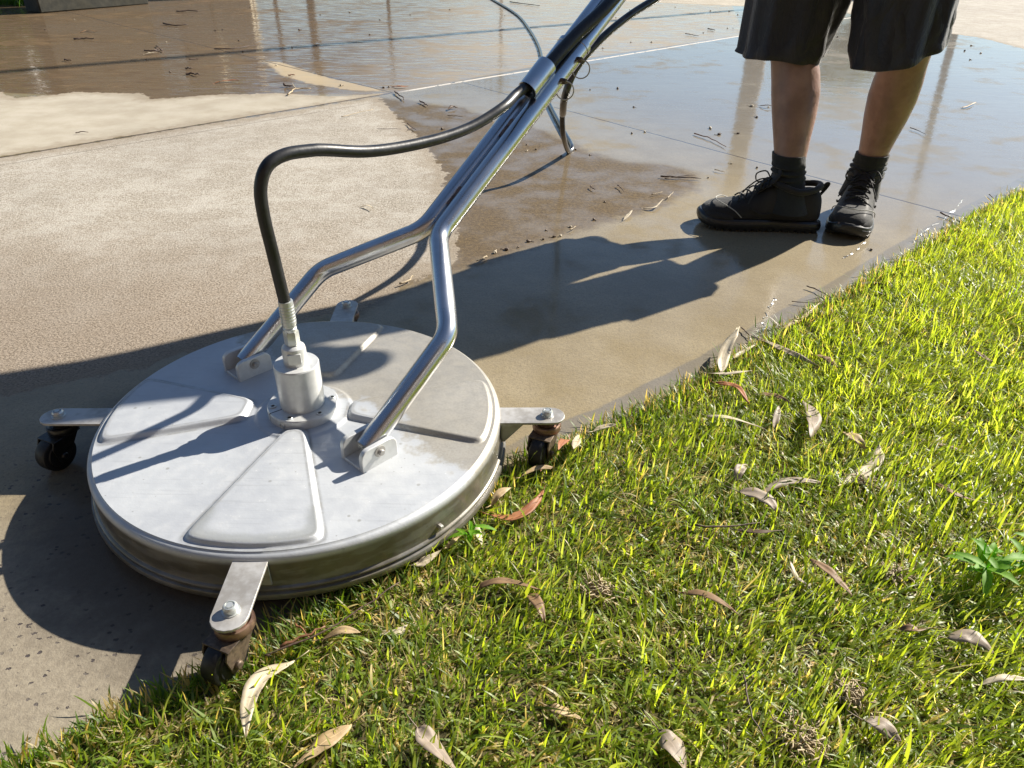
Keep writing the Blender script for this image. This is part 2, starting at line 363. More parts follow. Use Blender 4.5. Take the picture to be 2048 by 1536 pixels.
def grass_mat(name='grass_blade', tr=.5):
    m, nt, b = newmat(name)
    c = N(nt, 'ShaderNodeAttribute', attribute_name='tint').outputs['Color']
    L(nt, c, b.inputs['Base Color']); b.inputs['Roughness'].default_value = .42; b.inputs['Specular IOR Level'].default_value = .45
    t = N(nt, 'ShaderNodeBsdfTranslucent'); mx = N(nt, 'ShaderNodeMixShader'); mx.inputs[0].default_value = tr
    L(nt, mixc(nt, 1.0, c, (3.0, 2.7, 1.1), 'MULTIPLY'), t.inputs[0])
    L(nt, b.outputs[0], mx.inputs[1]); L(nt, t.outputs[0], mx.inputs[2]); L(nt, mx.outputs[0], nt.nodes['Material Output'].inputs[0])
    return m
GM = grass_mat()
def blades(name, px, py, h, wd, az, lean, curl, tint, seg=4, z0=.003):
    n = len(px); t = np.linspace(0, 1, seg+1)[None, :]
    dx, dy = np.cos(az)[:, None], np.sin(az)[:, None]
    ang = lean[:, None] + curl[:, None]*t           # angle from vertical grows along the blade
    sx = np.cumsum(np.c_[np.zeros(n), np.sin(ang[:, :-1])*h[:, None]/seg], 1); sz = np.cumsum(np.c_[np.zeros(n), np.cos(ang[:, :-1])*h[:, None]/seg], 1)
    cx = px[:, None]+dx*sx; cy = py[:, None]+dy*sx; cz = z0+np.maximum(sz, .001)
    wv = wd[:, None]*np.array([.75, 1.0, .78, .0][:seg] if seg == 3 else [.75, 1.0, .88, .58, 0][:seg])[None, :]
    tw = az+np.pi/2+rng.normal(0, .35, n); ux, uy = np.cos(tw)[:, None], np.sin(tw)[:, None]
    Lp = np.stack([cx[:, :-1]-ux*wv/2, cy[:, :-1]-uy*wv/2, cz[:, :-1]], -1); Rp = np.stack([cx[:, :-1]+ux*wv/2, cy[:, :-1]+uy*wv/2, cz[:, :-1]+wv*.15], -1)
    tip = np.stack([cx[:, -1], cy[:, -1], cz[:, -1]], -1)[:, None, :]
    V = np.concatenate([np.stack([Lp, Rp], 2).reshape(n, 2*seg, 3), tip], 1); k = 2*seg+1; base = (np.arange(n)*k)[:, None]
    Qs = np.concatenate([base+np.array([[2*i, 2*i+1, 2*i+3, 2*i+2]]) for i in range(seg-1)], 0); Tq = base+np.array([[2*seg-2, 2*seg-1, 2*seg]])
    grad = np.concatenate([np.repeat(np.linspace(.72, 1.0, seg), 2), [1.1]])[None, :, None]
    C = np.clip(tint[:, None, :]*np.ones_like(grad), 0, 1)
    return arrmesh(name, V.reshape(-1, 3), [Qs, Tq], GM, dict(tint=C.reshape(-1, 3)))
def scatter(poly, n, margin=0.0):
    P = np.array(poly); lo, hi = P.min(0), P.max(0); out = []
    while sum(len(o) for o in out) < n:
        q = rng.uniform(lo, hi, (n, 2)); out.append(q[poly_sd(q[:, 0], q[:, 1], poly) > margin])
    return np.concatenate(out)[:n]
NEAR = wpoly([(-150, 1640), (40, 1556), (200, 1473), (400, 1378), (620, 1254), (800, 1134), (1000, 970), (1130, 905), (1250, 855), (1450, 746), (1700, 594), (1945, 444), (2048, 389)]) + [(2.35, 1.76), (2.8, 1.45), (1.15, -.75), (.2, -.95), (-.3, -.8)]
def make_grass(name, poly, n, hs=1.0, ws=1.0):
    p = scatter(poly, n)
    # clumps: pull points toward jittered centres
    x, y = p[:, 0], p[:, 1]; sdd = poly_sd(x, y, EDGE+[(30, -12)])
    big = vnoise(x, y, 5, 1); midn = vnoise(x, y, 22, 2); fin = vnoise(x, y, 60, 4)
    keep = rng.random(n) < np.clip(.45+1.1*(midn*.6+fin*.4), .3, 1); x, y, sdd, big, midn, fin = [a[keep] for a in (x, y, sdd, big, midn, fin)]
    n = len(x); u = rng.random(n)
    right = np.clip((x-.25)/.9, 0, 1)
    h = (.012+.026*rng.random(n)**1.5+.034*(rng.random(n) < .16)*rng.random(n)+.014*midn*big*rng.random(n))*hs*(.85+.35*right); wd = (.0011+.0030*rng.random(n)**1.6)*ws
    az = rng.uniform(0, 2*np.pi, n); 
    az2 = np.arctan2(vnoise(x, y, 7, 8)-.5, vnoise(x, y, 7, 9)-.5); pick = rng.random(n) < .45; az = np.where(pick, az2+rng.normal(0, .6, n), az)
    lean = np.abs(rng.normal(.45, .6, n)); curl = rng.normal(.75, .9, n); lean = np.where(rng.random(n) < .28, rng.uniform(.9, 1.5, n), lean)
    dryp = (.31-.16*right)+.35*np.clip(.5-big, 0, 1)+.5*np.clip(.35-midn, 0, 1)
    dead = rng.random(n) < dryp
    lean = np.where(dead, np.clip(lean+.5, 0, 1.5), lean); h = np.where(dead, h*.9, h); wd = np.where(dead, wd*.75, wd)
    g1 = np.array([.085, .135, .016]); g2 = np.array([.18, .235, .022]); g3 = np.array([.23, .28, .045]); g0 = np.array([.035, .075, .015])
    k = np.clip(u*.75+.25*big+.2*right, 0, 1)[:, None]
    tint = np.where(k < .33, g0+(g1-g0)*(k/.33), np.where(k < .75, g1+(g2-g1)*((k-.33)/.42), g2+(g3-g2)*((k-.75)/.25)))
    st = np.array([.40, .34, .19])*(.45+.95*rng.random(n))[:, None]; st[:, 2] *= (.7+.5*rng.random(n))
    pg = (rng.random(n) < .22)[:, None]; tint = np.where(pg, tint*.55+np.array([.085, .10, .045]), tint)
    tint = np.where(dead[:, None], st*1.15, tint*1.2)*(.8+.45*rng.random(n))[:, None]
    e = rng.normal(0, .004, n)
    return blades(name, x, y, h, wd, az, lean, curl, tint)
gr = make_grass('grass', NEAR, 190000)
tag(gr, 'thick sunlit green lawn with dry straw blades beside the concrete', 'grass', kind='stuff')
FARP = [EDGE[-2], (4.5, 3.7), (6.5, 2.5), (3.0, -2.0), (-1.6, -2.0), (-1.0, -1.3), (.2, -.95), (1.15, -.75), (2.8, 1.45), (2.35, 1.76)]
gr2 = make_grass('grass', FARP, 30000, 1.4, 2.2); tag(gr2, 'coarser lawn stretching away past the right edge of the picture', 'grass', kind='stuff')
# longer tufts and overhanging runners at the edge
def edge_tufts():
    P = np.array(NEAR[:13]); seg = np.diff(P, axis=0); ln = np.hypot(seg[:, 0], seg[:, 1]); n = 8500
    k = rng.choice(len(seg), n, p=ln/ln.sum()); t = rng.random(n); q = P[k]+seg[k]*t[:, None]
    nrm = np.c_[-seg[k][:, 1], seg[k][:, 0]]/ln[k][:, None]      # towards the concrete
    q = q + nrm*(rng.normal(-.004, .013, n)*(.4+1.5*vnoise(q[:, 0], q[:, 1], 18, 5)))[:, None]
    az = np.arctan2(nrm[:, 1], nrm[:, 0])+rng.normal(0, .9, n)
    h = .010+.024*rng.random(n); wd = .0016+.0014*rng.random(n)
    dead = rng.random(n) < .38; u = rng.random(n)[:, None]
    tint = np.where(dead[:, None], np.array([.32, .26, .13]), np.array([.045, .10, .014])*(1-u)+np.array([.12, .19, .018])*u)
    o = blades('grass', q[:, 0], q[:, 1], h, wd, az, np.abs(rng.normal(.6, .4, n)), rng.normal(.3, .4, n), tint)
    tag(o, 'ragged fringe of grass creeping over the concrete edge', 'grass', kind='stuff')
edge_tufts()

# ================================================================== MATERIALS
def deck_mat():
    m, nt, b = newmat('cast_aluminium'); v = objc(nt); sp = N(nt, 'ShaderNodeSeparateXYZ'); L(nt, v, sp.inputs[0])
    n1 = noise(nt, v, 8, 5, .6); n2 = noise(nt, v, 60, 5, .6); n3 = noise(nt, v, 320, 3)
    col = mixc(nt, mapr(nt, n1, .3, .7), (.44, .46, .485), (.52, .54, .555)); col = mixc(nt, mapr(nt, n2, .55, .75, 0, .35), col, (.56, .565, .56)); col = mixc(nt, mapr(nt, noise(nt, scalev(nt, v, (2, 60, 1)), 4, 4, .7), .56, .7, 0, .3), col, (.30, .31, .32))
    sc = N(nt, 'ShaderNodeTexVoronoi'); sc.inputs['Scale'].default_value = 34; L(nt, v, sc.inputs['Vector'])
    spot = M(nt, 'MULTIPLY', mapr(nt, sc.outputs['Distance'], .05, .11, 1, 0), mapr(nt, n1, .46, .56)); col = mixc(nt, M(nt, 'MULTIPLY', spot, .7), col, (.27, .27, .25))
    s2 = N(nt, 'ShaderNodeTexVoronoi'); s2.inputs['Scale'].default_value = 120; L(nt, v, s2.inputs['Vector']); col = mixc(nt, M(nt, 'MULTIPLY', mapr(nt, s2.outputs['Distance'], .06, .14, 1, 0), mapr(nt, n2, .5, .6, 0, .55)), col, (.72, .73, .73))
    s3 = N(nt, 'ShaderNodeTexVoronoi'); s3.inputs['Scale'].default_value = 75; L(nt, v, s3.inputs['Vector']); col = mixc(nt, M(nt, 'MULTIPLY', mapr(nt, s3.outputs['Distance'], .04, .11, 1, 0), mapr(nt, n1, .50, .60, 0, .6)), col, (.22, .22, .20))
    crease_shade = N(nt, 'ShaderNodeAttribute', attribute_name='edge').outputs['Fac']; dp = N(nt, 'ShaderNodeAttribute', attribute_name='damp').outputs['Fac']
    col = mixc(nt, M(nt, 'MULTIPLY', crease_shade, mapr(nt, n2, .3, .65, .25, .8)), col, (.20, .20, .19))  # contact shade painted as dark lines along the wedge-panel bevels
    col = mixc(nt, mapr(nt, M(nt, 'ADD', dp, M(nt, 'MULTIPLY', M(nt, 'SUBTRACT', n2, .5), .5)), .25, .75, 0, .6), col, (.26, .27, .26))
    # muddy water film on the far right part of the lid
    r = M(nt, 'MULTIPLY_ADD', sp.outputs[0], .64, M(nt, 'MULTIPLY', sp.outputs[1], .77))
    mud = mapr(nt, M(nt, 'ADD', r, M(nt, 'ADD', M(nt, 'MULTIPLY', M(nt, 'SUBTRACT', n1, .5), .20), M(nt, 'MULTIPLY', M(nt, 'SUBTRACT', n2, .5), .05))), .050, .075)
    mud = M(nt, 'MULTIPLY', mud, mapr(nt, sp.outputs[2], .07, .082))
    mcol = mixc(nt, mapr(nt, n1, .25, .75), (.30, .275, .225), (.35, .325, .275)); mcol = mixc(nt, mapr(nt, n3, .35, .6, .35, 0), mcol, (.20, .18, .145))
    col = mixc(nt, M(nt, 'MULTIPLY', mud, .85), col, mcol)
    side = mapr(nt, sp.outputs[2], .072, .080, 1, 0)
    drip = mapr(nt, M(nt, 'ADD', noise(nt, scalev(nt, v, (14, 14, 60)), 1, 4), M(nt, 'MULTIPLY', n1, .5)), .62, .82)
    col = mixc(nt, M(nt, 'MULTIPLY', side, mapr(nt, drip, 0, 1, .82, 1)), col, mixc(nt, n2, (.085, .078, .060), (.19, .172, .135)))
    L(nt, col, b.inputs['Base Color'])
    L(nt, M(nt, 'SUBTRACT', mapr(nt, n2, .3, .7, .45, .62), M(nt, 'MULTIPLY', side, .12)), b.inputs['Roughness']); b.inputs['Metallic'].default_value = .3
    L(nt, M(nt, 'MULTIPLY', M(nt, 'MAXIMUM', M(nt, 'MULTIPLY', mud, .35), M(nt, 'MULTIPLY', side, .6)), mapr(nt, n1, .4, .6, .3, 1)), b.inputs['Coat Weight']); b.inputs['Coat Roughness'].default_value = .12
    L(nt, bump(nt, M(nt, 'ADD', n3, M(nt, 'MULTIPLY', n2, 1.2)), .25, .0005), b.inputs['Normal'])
    return m
DECK = deck_mat()
ALU = simple('machined_aluminium', (.62, .63, .62), .42, .35, 120, .12, .12, .0003)
ALU2 = simple('dull_zinc_plate', (.50, .49, .47), .5, .45, 90, .3, .2, .0004, col2=(.34, .32, .29))
STEEL = simple('polished_steel', (.64, .65, .67), .27, 1.0, 50, .1, .05, .0002)
FERR = simple('zinc_ferrule', (.60, .62, .60), .35, .6, 150, .15, .2, .0003)
RUST = simple('rusty_fork', (.17, .125, .085), .5, .4, 160, .6, .5, .0008, col2=(.06, .045, .035))
RUSTD = simple('rusty_race', (.28, .18, .13), .4, .6, 140, .5, .4, .0006, col2=(.12, .07, .05))
WHEEL = simple('black_wheel_rubber', (.016, .016, .018), .5, 0, 120, .4, .3, .0006, .4)
HOSE = simple('black_hose_rubber', (.017, .017, .019), .42, 0, 220, .4, .35, .0005, .5)
HOLE = simple('dark_socket', (.05, .05, .05), .5, .5)
SKIRT = simple('black_skirt', (.02, .02, .02), .6, 0, 150, .4, .6, .002)

# ================================================================== SURFACE CLEANER
DZ = .0886
sc_ = empty('surface_cleaner', (0, 0, 0), 'round aluminium flat surface cleaner with steel handle and four casters', 'surface cleaner')
def deck():
    na = 720; rs = np.concatenate([np.linspace(.0005, .28, 128), np.linspace(.281, .2915, 8)])
    th = np.arange(na)*2*np.pi/na; Rg, Tg = np.meshgrid(rs, th, indexing='ij')
    z = np.full(Rg.shape, DZ) - .002*(Rg/.3)**2; edge = np.zeros(Rg.shape); front = np.zeros(Rg.shape)
    for a0, rin in ((-89, .050), (2, .066), (91, .095), (181, .082)):
        d = (Tg-rad(a0)+np.pi) % (2*np.pi)-np.pi; half = rad(18.0)
        s1 = Rg*np.sin(np.clip(half-np.abs(d), -1.2, 1.2)); s2 = Rg-rin; s3 = .288-Rg
        k = .006; s = -k*np.log(np.exp(-np.clip(s1, -.1, .1)/k)+np.exp(-np.clip(s2, -.1, .1)/k)+np.exp(-np.clip(s3, -.1, .1)/k))
        u = np.clip((s+.001)/.0075, 0, 1); z += .0078*u*u*(3-2*u)
        edge += np.exp(-((s+.0015)/.0022)**2)+.8*np.exp(-((s-.0085)/.0018)**2)  # mask for the painted crease shade at foot and top of each bevel
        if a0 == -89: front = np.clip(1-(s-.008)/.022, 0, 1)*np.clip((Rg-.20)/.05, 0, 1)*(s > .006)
    u = np.clip((.074-Rg)/.006, 0, 1); z = np.maximum(z, DZ+.003*u*u*(3-2*u))
    V = [np.stack([Rg*np.cos(Tg), Rg*np.sin(Tg), z], -1).reshape(-1, 3)]
    prof = []
    for k in range(1, 9): a = k/8*math.pi/2; prof.append((.2915+.0085*math.sin(a), DZ-.002-.0085*(1-math.cos(a))))
    prof += [(.3003, .065), (.3005, .050), (.3006, .040), (.3010, .0385), (.3045, .0372), (.3052, .0355), (.3045, .034), (.3035, .033), (.3035, .0315), (.3075, .0305), (.3085, .028), (.3085, .024), (.307, .021), (.300, .0205), (.296, .0215), (.296, .060)]
    for r, zz_ in prof: V.append(np.stack([r*np.cos(th), r*np.sin(th), 0*th+zz_], -1))
    V = np.concatenate(V); nr = len(rs)+len(prof); I = np.arange(nr*na).reshape(nr, na); J = np.roll(I, -1, 1)
    Qd = np.stack([I[:-1], I[1:], J[1:], J[:-1]], -1).reshape(-1, 4)
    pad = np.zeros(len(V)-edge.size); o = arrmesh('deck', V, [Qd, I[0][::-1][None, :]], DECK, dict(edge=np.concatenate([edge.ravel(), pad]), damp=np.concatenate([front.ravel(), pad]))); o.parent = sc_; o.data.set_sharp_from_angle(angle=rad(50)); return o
deck()
m = MB(); m.lathe([(.288, .0205), (.296, .0205), (.297, .012), (.295, .005), (.290, .004), (.288, .012)], n=160); m.build('brush_skirt', SKIRT, sc_)
# small drain screw on the side
m = MB(); a0 = rad(-42); m.lathe([(.004, 0), (.004, .004), (.0028, .006)], c=(.3004*math.cos(a0), .3004*math.sin(a0), .048), axis=(math.cos(a0), math.sin(a0), 0), n=6); m.build('side_screw', ALU2, sc_)

# hub
m = MB(); m.lathe([(.0525, DZ+.0015), (.0525, .1035), (.0510, .1055), (.034, .1055), (.034, .1052)], n=96)
fl = m.build('hub_flange', ALU, sc_, ang=30)
for k in range(6):
    m = MB(); a = rad(60*k+18); c = (.0435*math.cos(a), .0435*math.sin(a), .1056)
    m.lathe([(.0052, -.004), (.0052, .0008), (.0046, .0014), (.0028, .0014), (.0028, -.001)], c=c, n=24, mi=0)
    m.lathe([(.0027, -.001), (.0027, .0002)], c=c, n=6, mi=1)
    m.build('bolt', [FERR, HOLE], fl, ang=30)
m = MB(); a = rad(218); m.box((.043*math.cos(a), .043*math.sin(a), .0975), (.019, .0012, .0166), X=Vector((math.cos(a), math.sin(a), 0)), Y=Vector((-math.sin(a), math.cos(a), 0)))
m.build('clamp_slit', HOLE, fl)
m = MB(); a = rad(248); c = (.0520*math.cos(a), .0520*math.sin(a), .0965); m.lathe([(.0052, -.003), (.0052, .0010), (.0044, .0014), (.0030, .0014), (.003, .0004)], c=c, axis=(math.cos(a), math.sin(a), 0), n=24); m.build('clamp_screw', FERR, fl)
m = MB(); m.lathe([(.0328, .1050), (.0328, .1735), (.0316, .1755), (.0150, .1760)], n=96); m.build('swivel_body', ALU, sc_, ang=30)
m = MB(); m.lathe([(.0168, .1755), (.0172, .178), (.0172, .1985), (.0160, .2030), (.0120, .2065), (.0100, .2070)], n=64)
for sgn in (-1, 1):
    d = Vector((math.cos(rad(-75)), math.sin(rad(-75)), 0))*sgn; m.box(d*.0162+Vector((0, 0, .1895)), (.0035, .0185, .0170), X=d, Y=Vector((-d.y, d.x, 0)))
m.build('swivel_collar', ALU, sc_, ang=30, bevel=.0006)
m = MB(); m.lathe([(.0102, .206), (.0110, .2085), (.0110, .227), (.0100, .229)], n=6, phase=.3); m.lathe([(.0090, .2285), (.0095, .2300), (.0095, .2335), (.0085, .2345), (.0092, .2355), (.0092, .2385)], n=32)
m.build('hose_nut', FERR, sc_, ang=25)
# handle frame of reference
AZ = rad(47.07); EL = rad(34.0); hd = Vector((math.cos(AZ), math.sin(AZ), 0)); hx = Vector((math.sin(AZ), -math.cos(AZ), 0))
dd = hd*math.cos(EL)+Vector((0, 0, math.sin(EL))); nn_ = Vector((0, 0, 1))*math.cos(EL)-hd*math.sin(EL); M0 = Vector((-.0016, .0057, .105))
def HP(s, d, h=0.0): return M0+hx*(s-.034*d)+dd*d+nn_*h
# brackets
def bracket(sgn):
    c = Vector((M0.x, M0.y, 0))+hx*(.164*sgn)
    prof = [(-.030, 0), (.030, 0), (.030, .020)]
    for k in range(6): a = k/5*math.pi/2; prof.append((.017+.013*math.cos(a), .022+.013*math.sin(a)))
    for k in range(6): a = math.pi/2+k/5*math.pi/2; prof.append((-.017+.013*math.cos(a), .022+.013*math.sin(a)))
    m = MB(); z = DZ-.0018
    for s in (-1, 1):
        o = c+hx*(s*.0215 - .004)+Vector((0, 0, z)); m.prism([(a, b_) for a, b_ in prof], hd, Vector((0, 0, 1)), hx, o, .008)
    m.box(c+Vector((0, 0, z+.003)), (.0345, .060, .006), X=hx, Y=hd)
    o = m.build('handle_bracket', ALU, sc_, ang=30, bevel=.0010)
    p = MB(); pc = c+Vector((0, 0, .1105))
    p.lathe([(.0040, -.031), (.0048, -.0305), (.0048, -.0285), (.0036, -.0283), (.0036, .0283), (.0046, .0285), (.0046, .0305), (.0038, .032)], c=pc, axis=hx, n=20); p.build('pivot_pin', ALU2, o, ang=30)
    for s in (-1, 1): q = MB(); q.lathe([(.0085, 0), (.0085, .0012), (.004, .0013)], c=pc+hx*(.0255*s), axis=hx*s, n=28); q.build('washer', ALU2, o, ang=30)
bracket(-1); bracket(1)
def handle_tube(sgn):
    pts = [HP(.164*sgn, -.004, .003), HP(.162*sgn, .196), HP(.0172*sgn, .338), HP(.0172*sgn, .776)]
    m = MB(); m.tube(filleted(pts, .055, 14), .0158, 32); a = m.build('handle_tube', STEEL, sc_, ang=30)
    t = MB(); t.tube([HP(.0172*sgn, .74), HP(.0172*sgn, 1.0), HP(.0172*sgn, 1.20), HP(.030*sgn, 1.32), HP(.05*sgn, 1.42)], .0132, 28); t.build('upper_tube', STEEL, a, ang=30)
    c = MB(); c.tube([HP(.0172*sgn, .770), HP(.0172*sgn, .7785)], .0168, 32); c.build('collar', STEEL, a, ang=30)
handle_tube(-1); handle_tube(1)
# weld seams between the paired tubes
for k in range(26):
    if k % 13 == 0: m = MB()
    d = .395+.0028*k if k < 13 else .55+.0028*(k-13); m.lathe([(.0002, -.0016), (.0030+.0007*random.random(), 0), (.0002, .0016)], c=HP(random.uniform(-.0008, .0008), d, .0088), axis=nn_, n=8)
    if k % 13 == 12: m.build('weld_bead', RUSTD, sc_)
m = MB(); m.tube([HP(-.195, 1.42), HP(.195, 1.42)], .0145, 24); m.build('crossbar', STEEL, sc_)
for s in (-1, 1):
    m = MB(); m.tube([HP(.055*s, 1.42), HP(.20*s, 1.42)], .0185, 24); m.build('hand_grip', HOSE, sc_)
# lock pins with split rings
for d in (.690, .742):
    m = MB(); c = HP(.0172+.0150, d, .003)
    m.lathe([(.0042, -.004), (.0048, .002), (.0048, .008), (.0036, .011)], c=c, axis=hx, n=18); a = m.build('lock_pin', RUST, sc_)
    r = MB(); cc = c+hx*.009+Vector((0, 0, -.0145)); ax1 = (hd*.55+hx*.75).normalized(); ax2 = Vector((0, 0, 1))
    pts = [cc+ax1*(.0150*math.cos(t))+ax2*(.0150*math.sin(t)) for t in [2*math.pi*k/36 for k in range(37)]]
    r.tube(pts, .0011, 8); r.build('split_ring', ALU2, a)
# hose guide sleeve
sl0, sl1 = HP(.010, .632, .0300), HP(.010, .692, .0300)
m = MB(); A = (sl1-sl0); m.lathe([(.0178, 0), (.0178, A.length), (.0162, A.length), (.0162, 0), (.0178, 0)], c=sl0, axis=A, n=48, capped=False); m.box(HP(.002, .662, .0115), (.010, .04, .008), X=hx, Y=dd, Z=nn_)
m.build('hose_guide_sleeve', STEEL, sc_, ang=30)
# main hose
prof = [(0, .262), (-.0028, .30), (-.0062, .352), (-.0092, .40), (-.0066, .436), (.0075, .4605), (.034, .4695), (.070, .4680), (.094, .4644), (.155, .4510), (.219, .4450), (.30, .4445), (.370, .4520), (.435, .4700)]
hp = [hd*s+Vector((0, 0, z)) for s, z in prof] + [HP(.010, .606, .0440), HP(.010, .655, .0325), HP(.010, .69, .0290), HP(.018, .77, .0260), HP(.032, .88, .021), HP(.034, 1.1, .0205), HP(.034, 1.34, .0205)]
m = MB(); m.tube(catmull(hp, 8), .0083, 20); hs = m.build('pressure_hose', HOSE, sc_)
m = MB(); gp = [HP(.0115, .680, .0295), HP(.018, .77, .0265), HP(.032, .88, .021), HP(.034, 1.1, .0205), HP(.034, 1.32, .0205)]; m.tube(catmull(gp, 8), .0112, 24); m.build('rubber_guard', HOSE, hs)
m = MB(); m.lathe([(.0084, .2385), (.0103, .2395), (.0103, .2735), (.0098, .2755), (.0086, .2760)], n=32)
for k in range(6): m.lathe([(.0103, .2455+.0045*k-.0006), (.0107, .2455+.0045*k), (.0103, .2455+.0045*k+.0006)], n=32, capped=False)
m.build('crimp_ferrule', FERR, hs, ang=30)
# casters
TR = Vector((-.39, -.92, 0)).normalized()
RUST_SHADED = simple('shaded_wet_fork', (.030, .028, .028), .35, .5, 160, .6, .5, .0008, col2=(.012, .011, .011), coat=.4)  # wet copy of the rust, with the left caster's shade put into its colour
def caster(theta):
    RU, RD = (RUST_SHADED, RUST_SHADED) if 150 < theta < 200 else (RUST, RUSTD)
    a = rad(theta); rd = Vector((math.cos(a), math.sin(a), 0)); tg = Vector((-rd.y, rd.x, 0)); Zv = Vector((0, 0, 1)); zp = .0765
    poly = [(.2975, -.021), (.379, -.021)]
    poly += [(.379+.0205*math.sin(t), -.021*math.cos(t)) for t in [k/8*math.pi for k in range(1, 8)]] + [(.379, .021), (.2975, .021)]
    m = MB(); m.prism(poly, rd, tg, Zv, (0, 0, zp), .0038)
    m.prism([(.3005, 0), (.3005, -.032), (.306, -.032), (.3345, 0)], rd, Zv, tg, rd*0+tg*-.021+Vector((0, 0, zp)), .003)
    m.box(rd*.3018+Vector((0, 0, zp-.016)), (.003, .042, .034), X=rd, Y=tg)
    arm = m.build('caster_arm', ALU2, sc_, ang=30, bevel=.0006)
    P = rd*.3724
    b = MB(); b.lathe([(.0100, zp+.0038), (.0100, zp+.0052)], c=P, n=28); b.lathe([(.0078, zp+.0052), (.0082, zp+.0065), (.0082, zp+.0110), (.0066, zp+.0135), (.0055, zp+.0138), (.0052, zp+.0122), (.0040, zp+.0122), (.0038, zp+.0140)], c=P, n=24)
    b.build('lock_nut', FERR, arm, ang=30)
    s = MB(); s.lathe([(.0042, .058), (.0042, zp)], c=P, n=16); s.lathe([(.0215, .0555), (.0225, .0575), (.0225, .0640), (.0215, .0665), (.0190, .0672), (.0165, .0650), (.0160, .0640)], c=P, n=40); s.lathe([(.0140, .062), (.0140, .0668), (.0110, .0685), (.0065, .0685), (.006, .071)], c=P, n=32)
    s.build('swivel_race', RD, arm, ang=35)
    W = P+TR*.0245; wz = .0278; side = Vector((-TR.y, TR.x, 0)); f = MB()
    c0 = P+Vector((0, 0, .0545)); f.box(c0+TR*.010, (.046, .036, .0028), X=TR, Y=side)
    for sg in (-1, 1):
        prof = [(-.010, .0545), (.033, .0545), (.037, .045), (.0325, .019), (.0245, .0165), (.0170, .0185), (.004, .036)]
        f.prism([(p, q) for p, q in prof], TR, Zv, side, P+side*(.0162*sg-.0013), .0026)
        f.lathe([(.0052, 0), (.0052, .0030), (.0042, .0046), (.0020, .0050)], c=W+Vector((0, 0, wz))+side*(.0175*sg), axis=side*sg, n=12)
    f.build('fork', RU, arm, ang=30, bevel=.0006)
    w_ = MB(); w_.lathe([(.007, -.0130), (.019, -.0128), (.0200, -.0108), (.0245, -.0108), (.0268, -.0095), (.0278, -.006), (.0278, .006), (.0268, .0095), (.0245, .0108), (.0200, .0108), (.019, .0128), (.007, .0130)], c=W+Vector((0, 0, wz)), axis=side, n=40)
    w_.build('wheel', WHEEL, arm, ang=35)
for th in (1.7, 91.7, 181.7, 271.7): caster(th)

# ================================================================== SUPPLY HOSE on the ground
def mud_hose():
    m, nt, b = newmat('wet_hose_rubber'); v = objc(nt); n1 = noise(nt, v, 40, 4)
    L(nt, mixc(nt, mapr(nt, n1, .35, .7), (.012, .012, .014), (.04, .042, .046)), b.inputs['Base Color'])
    b.inputs['Roughness'].default_value = .3; b.inputs['Coat Weight'].default_value = .5; b.inputs['Coat Roughness'].default_value = .1
    return m
P_ = [(.87, .84, .90), (.83, .93, .76), (.755, 1.04, .635), (.665, 1.045, .580), (.579, .985, .539), (.508, .932, .492), (.453, .896, .435), (.431, .893, .375), (.434, .985, .318), (.4405, 1.10, .299), (.449, 1.202, .305), (.4615, 1.345, .302), (.4675, 1.445, .275), (.465, 1.512, .205), (.475, 1.556, .120)]
c0 = at(1137, 303, .009)
low = [tuple(at(*q, .0085)) for q in [(1144, 292), (1128, 262), (1108, 225), (1095, 195), (1086, 155), (1085, 120), (1078, 92), (1060, 60), (1035, 30), (990, 2), (930, -30), (800, -70)]]
m = MB(); m.tube(catmull(P_+[tuple(c0)]+low, 8), .0088, 16); h2 = m.build('supply_hose', mud_hose())
tag(h2, 'dark wet pressure hose looping from the operator down onto the concrete', 'hose')

# ================================================================== DEBRIS
def leaf_mat(name, c1, c2, tr=.25):
    m, nt, b = newmat(name); v = objc(nt); n1 = noise(nt, v, 45, 5); n2 = noise(nt, v, 260, 3)
    uvx = N(nt, 'ShaderNodeAttribute', attribute_name='mid').outputs['Fac']
    c = mixc(nt, mapr(nt, n1, .35, .65), c1, c2); c = mixc(nt, mapr(nt, n2, .6, .75, 0, .5), c, tuple(x*.4 for x in c1))
    c = mixc(nt, mapr(nt, uvx, .0, .10, .5, 0), c, tuple(min(1, x*1.5) for x in c2))
    L(nt, c, b.inputs['Base Color']); b.inputs['Roughness'].default_value = .55
    L(nt, bump(nt, n2, .3, .0004), b.inputs['Normal'])
    t = N(nt, 'ShaderNodeBsdfTranslucent'); L(nt, c, t.inputs[0]); mx = N(nt, 'ShaderNodeMixShader'); mx.inputs[0].default_value = tr
    L(nt, b.outputs[0], mx.inputs[1]); L(nt, t.outputs[0], mx.inputs[2]); L(nt, mx.outputs[0], nt.nodes['Material Output'].inputs[0])
    return m
LM = dict(tan=leaf_mat('dry_leaf_tan', (.40, .28, .14), (.56, .42, .24)), pale=leaf_mat('dry_leaf_pale', (.52, .44, .30), (.70, .61, .45)), grey=leaf_mat('dry_leaf_grey', (.26, .20, .145), (.38, .31, .235)),
          brown=leaf_mat('dry_leaf_brown', (.17, .10, .05), (.27, .165, .085)), red=leaf_mat('dry_leaf_red', (.30, .105, .045), (.44, .19, .085)), dark=leaf_mat('dry_leaf_dark', (.07, .045, .03), (.13, .085, .055)))
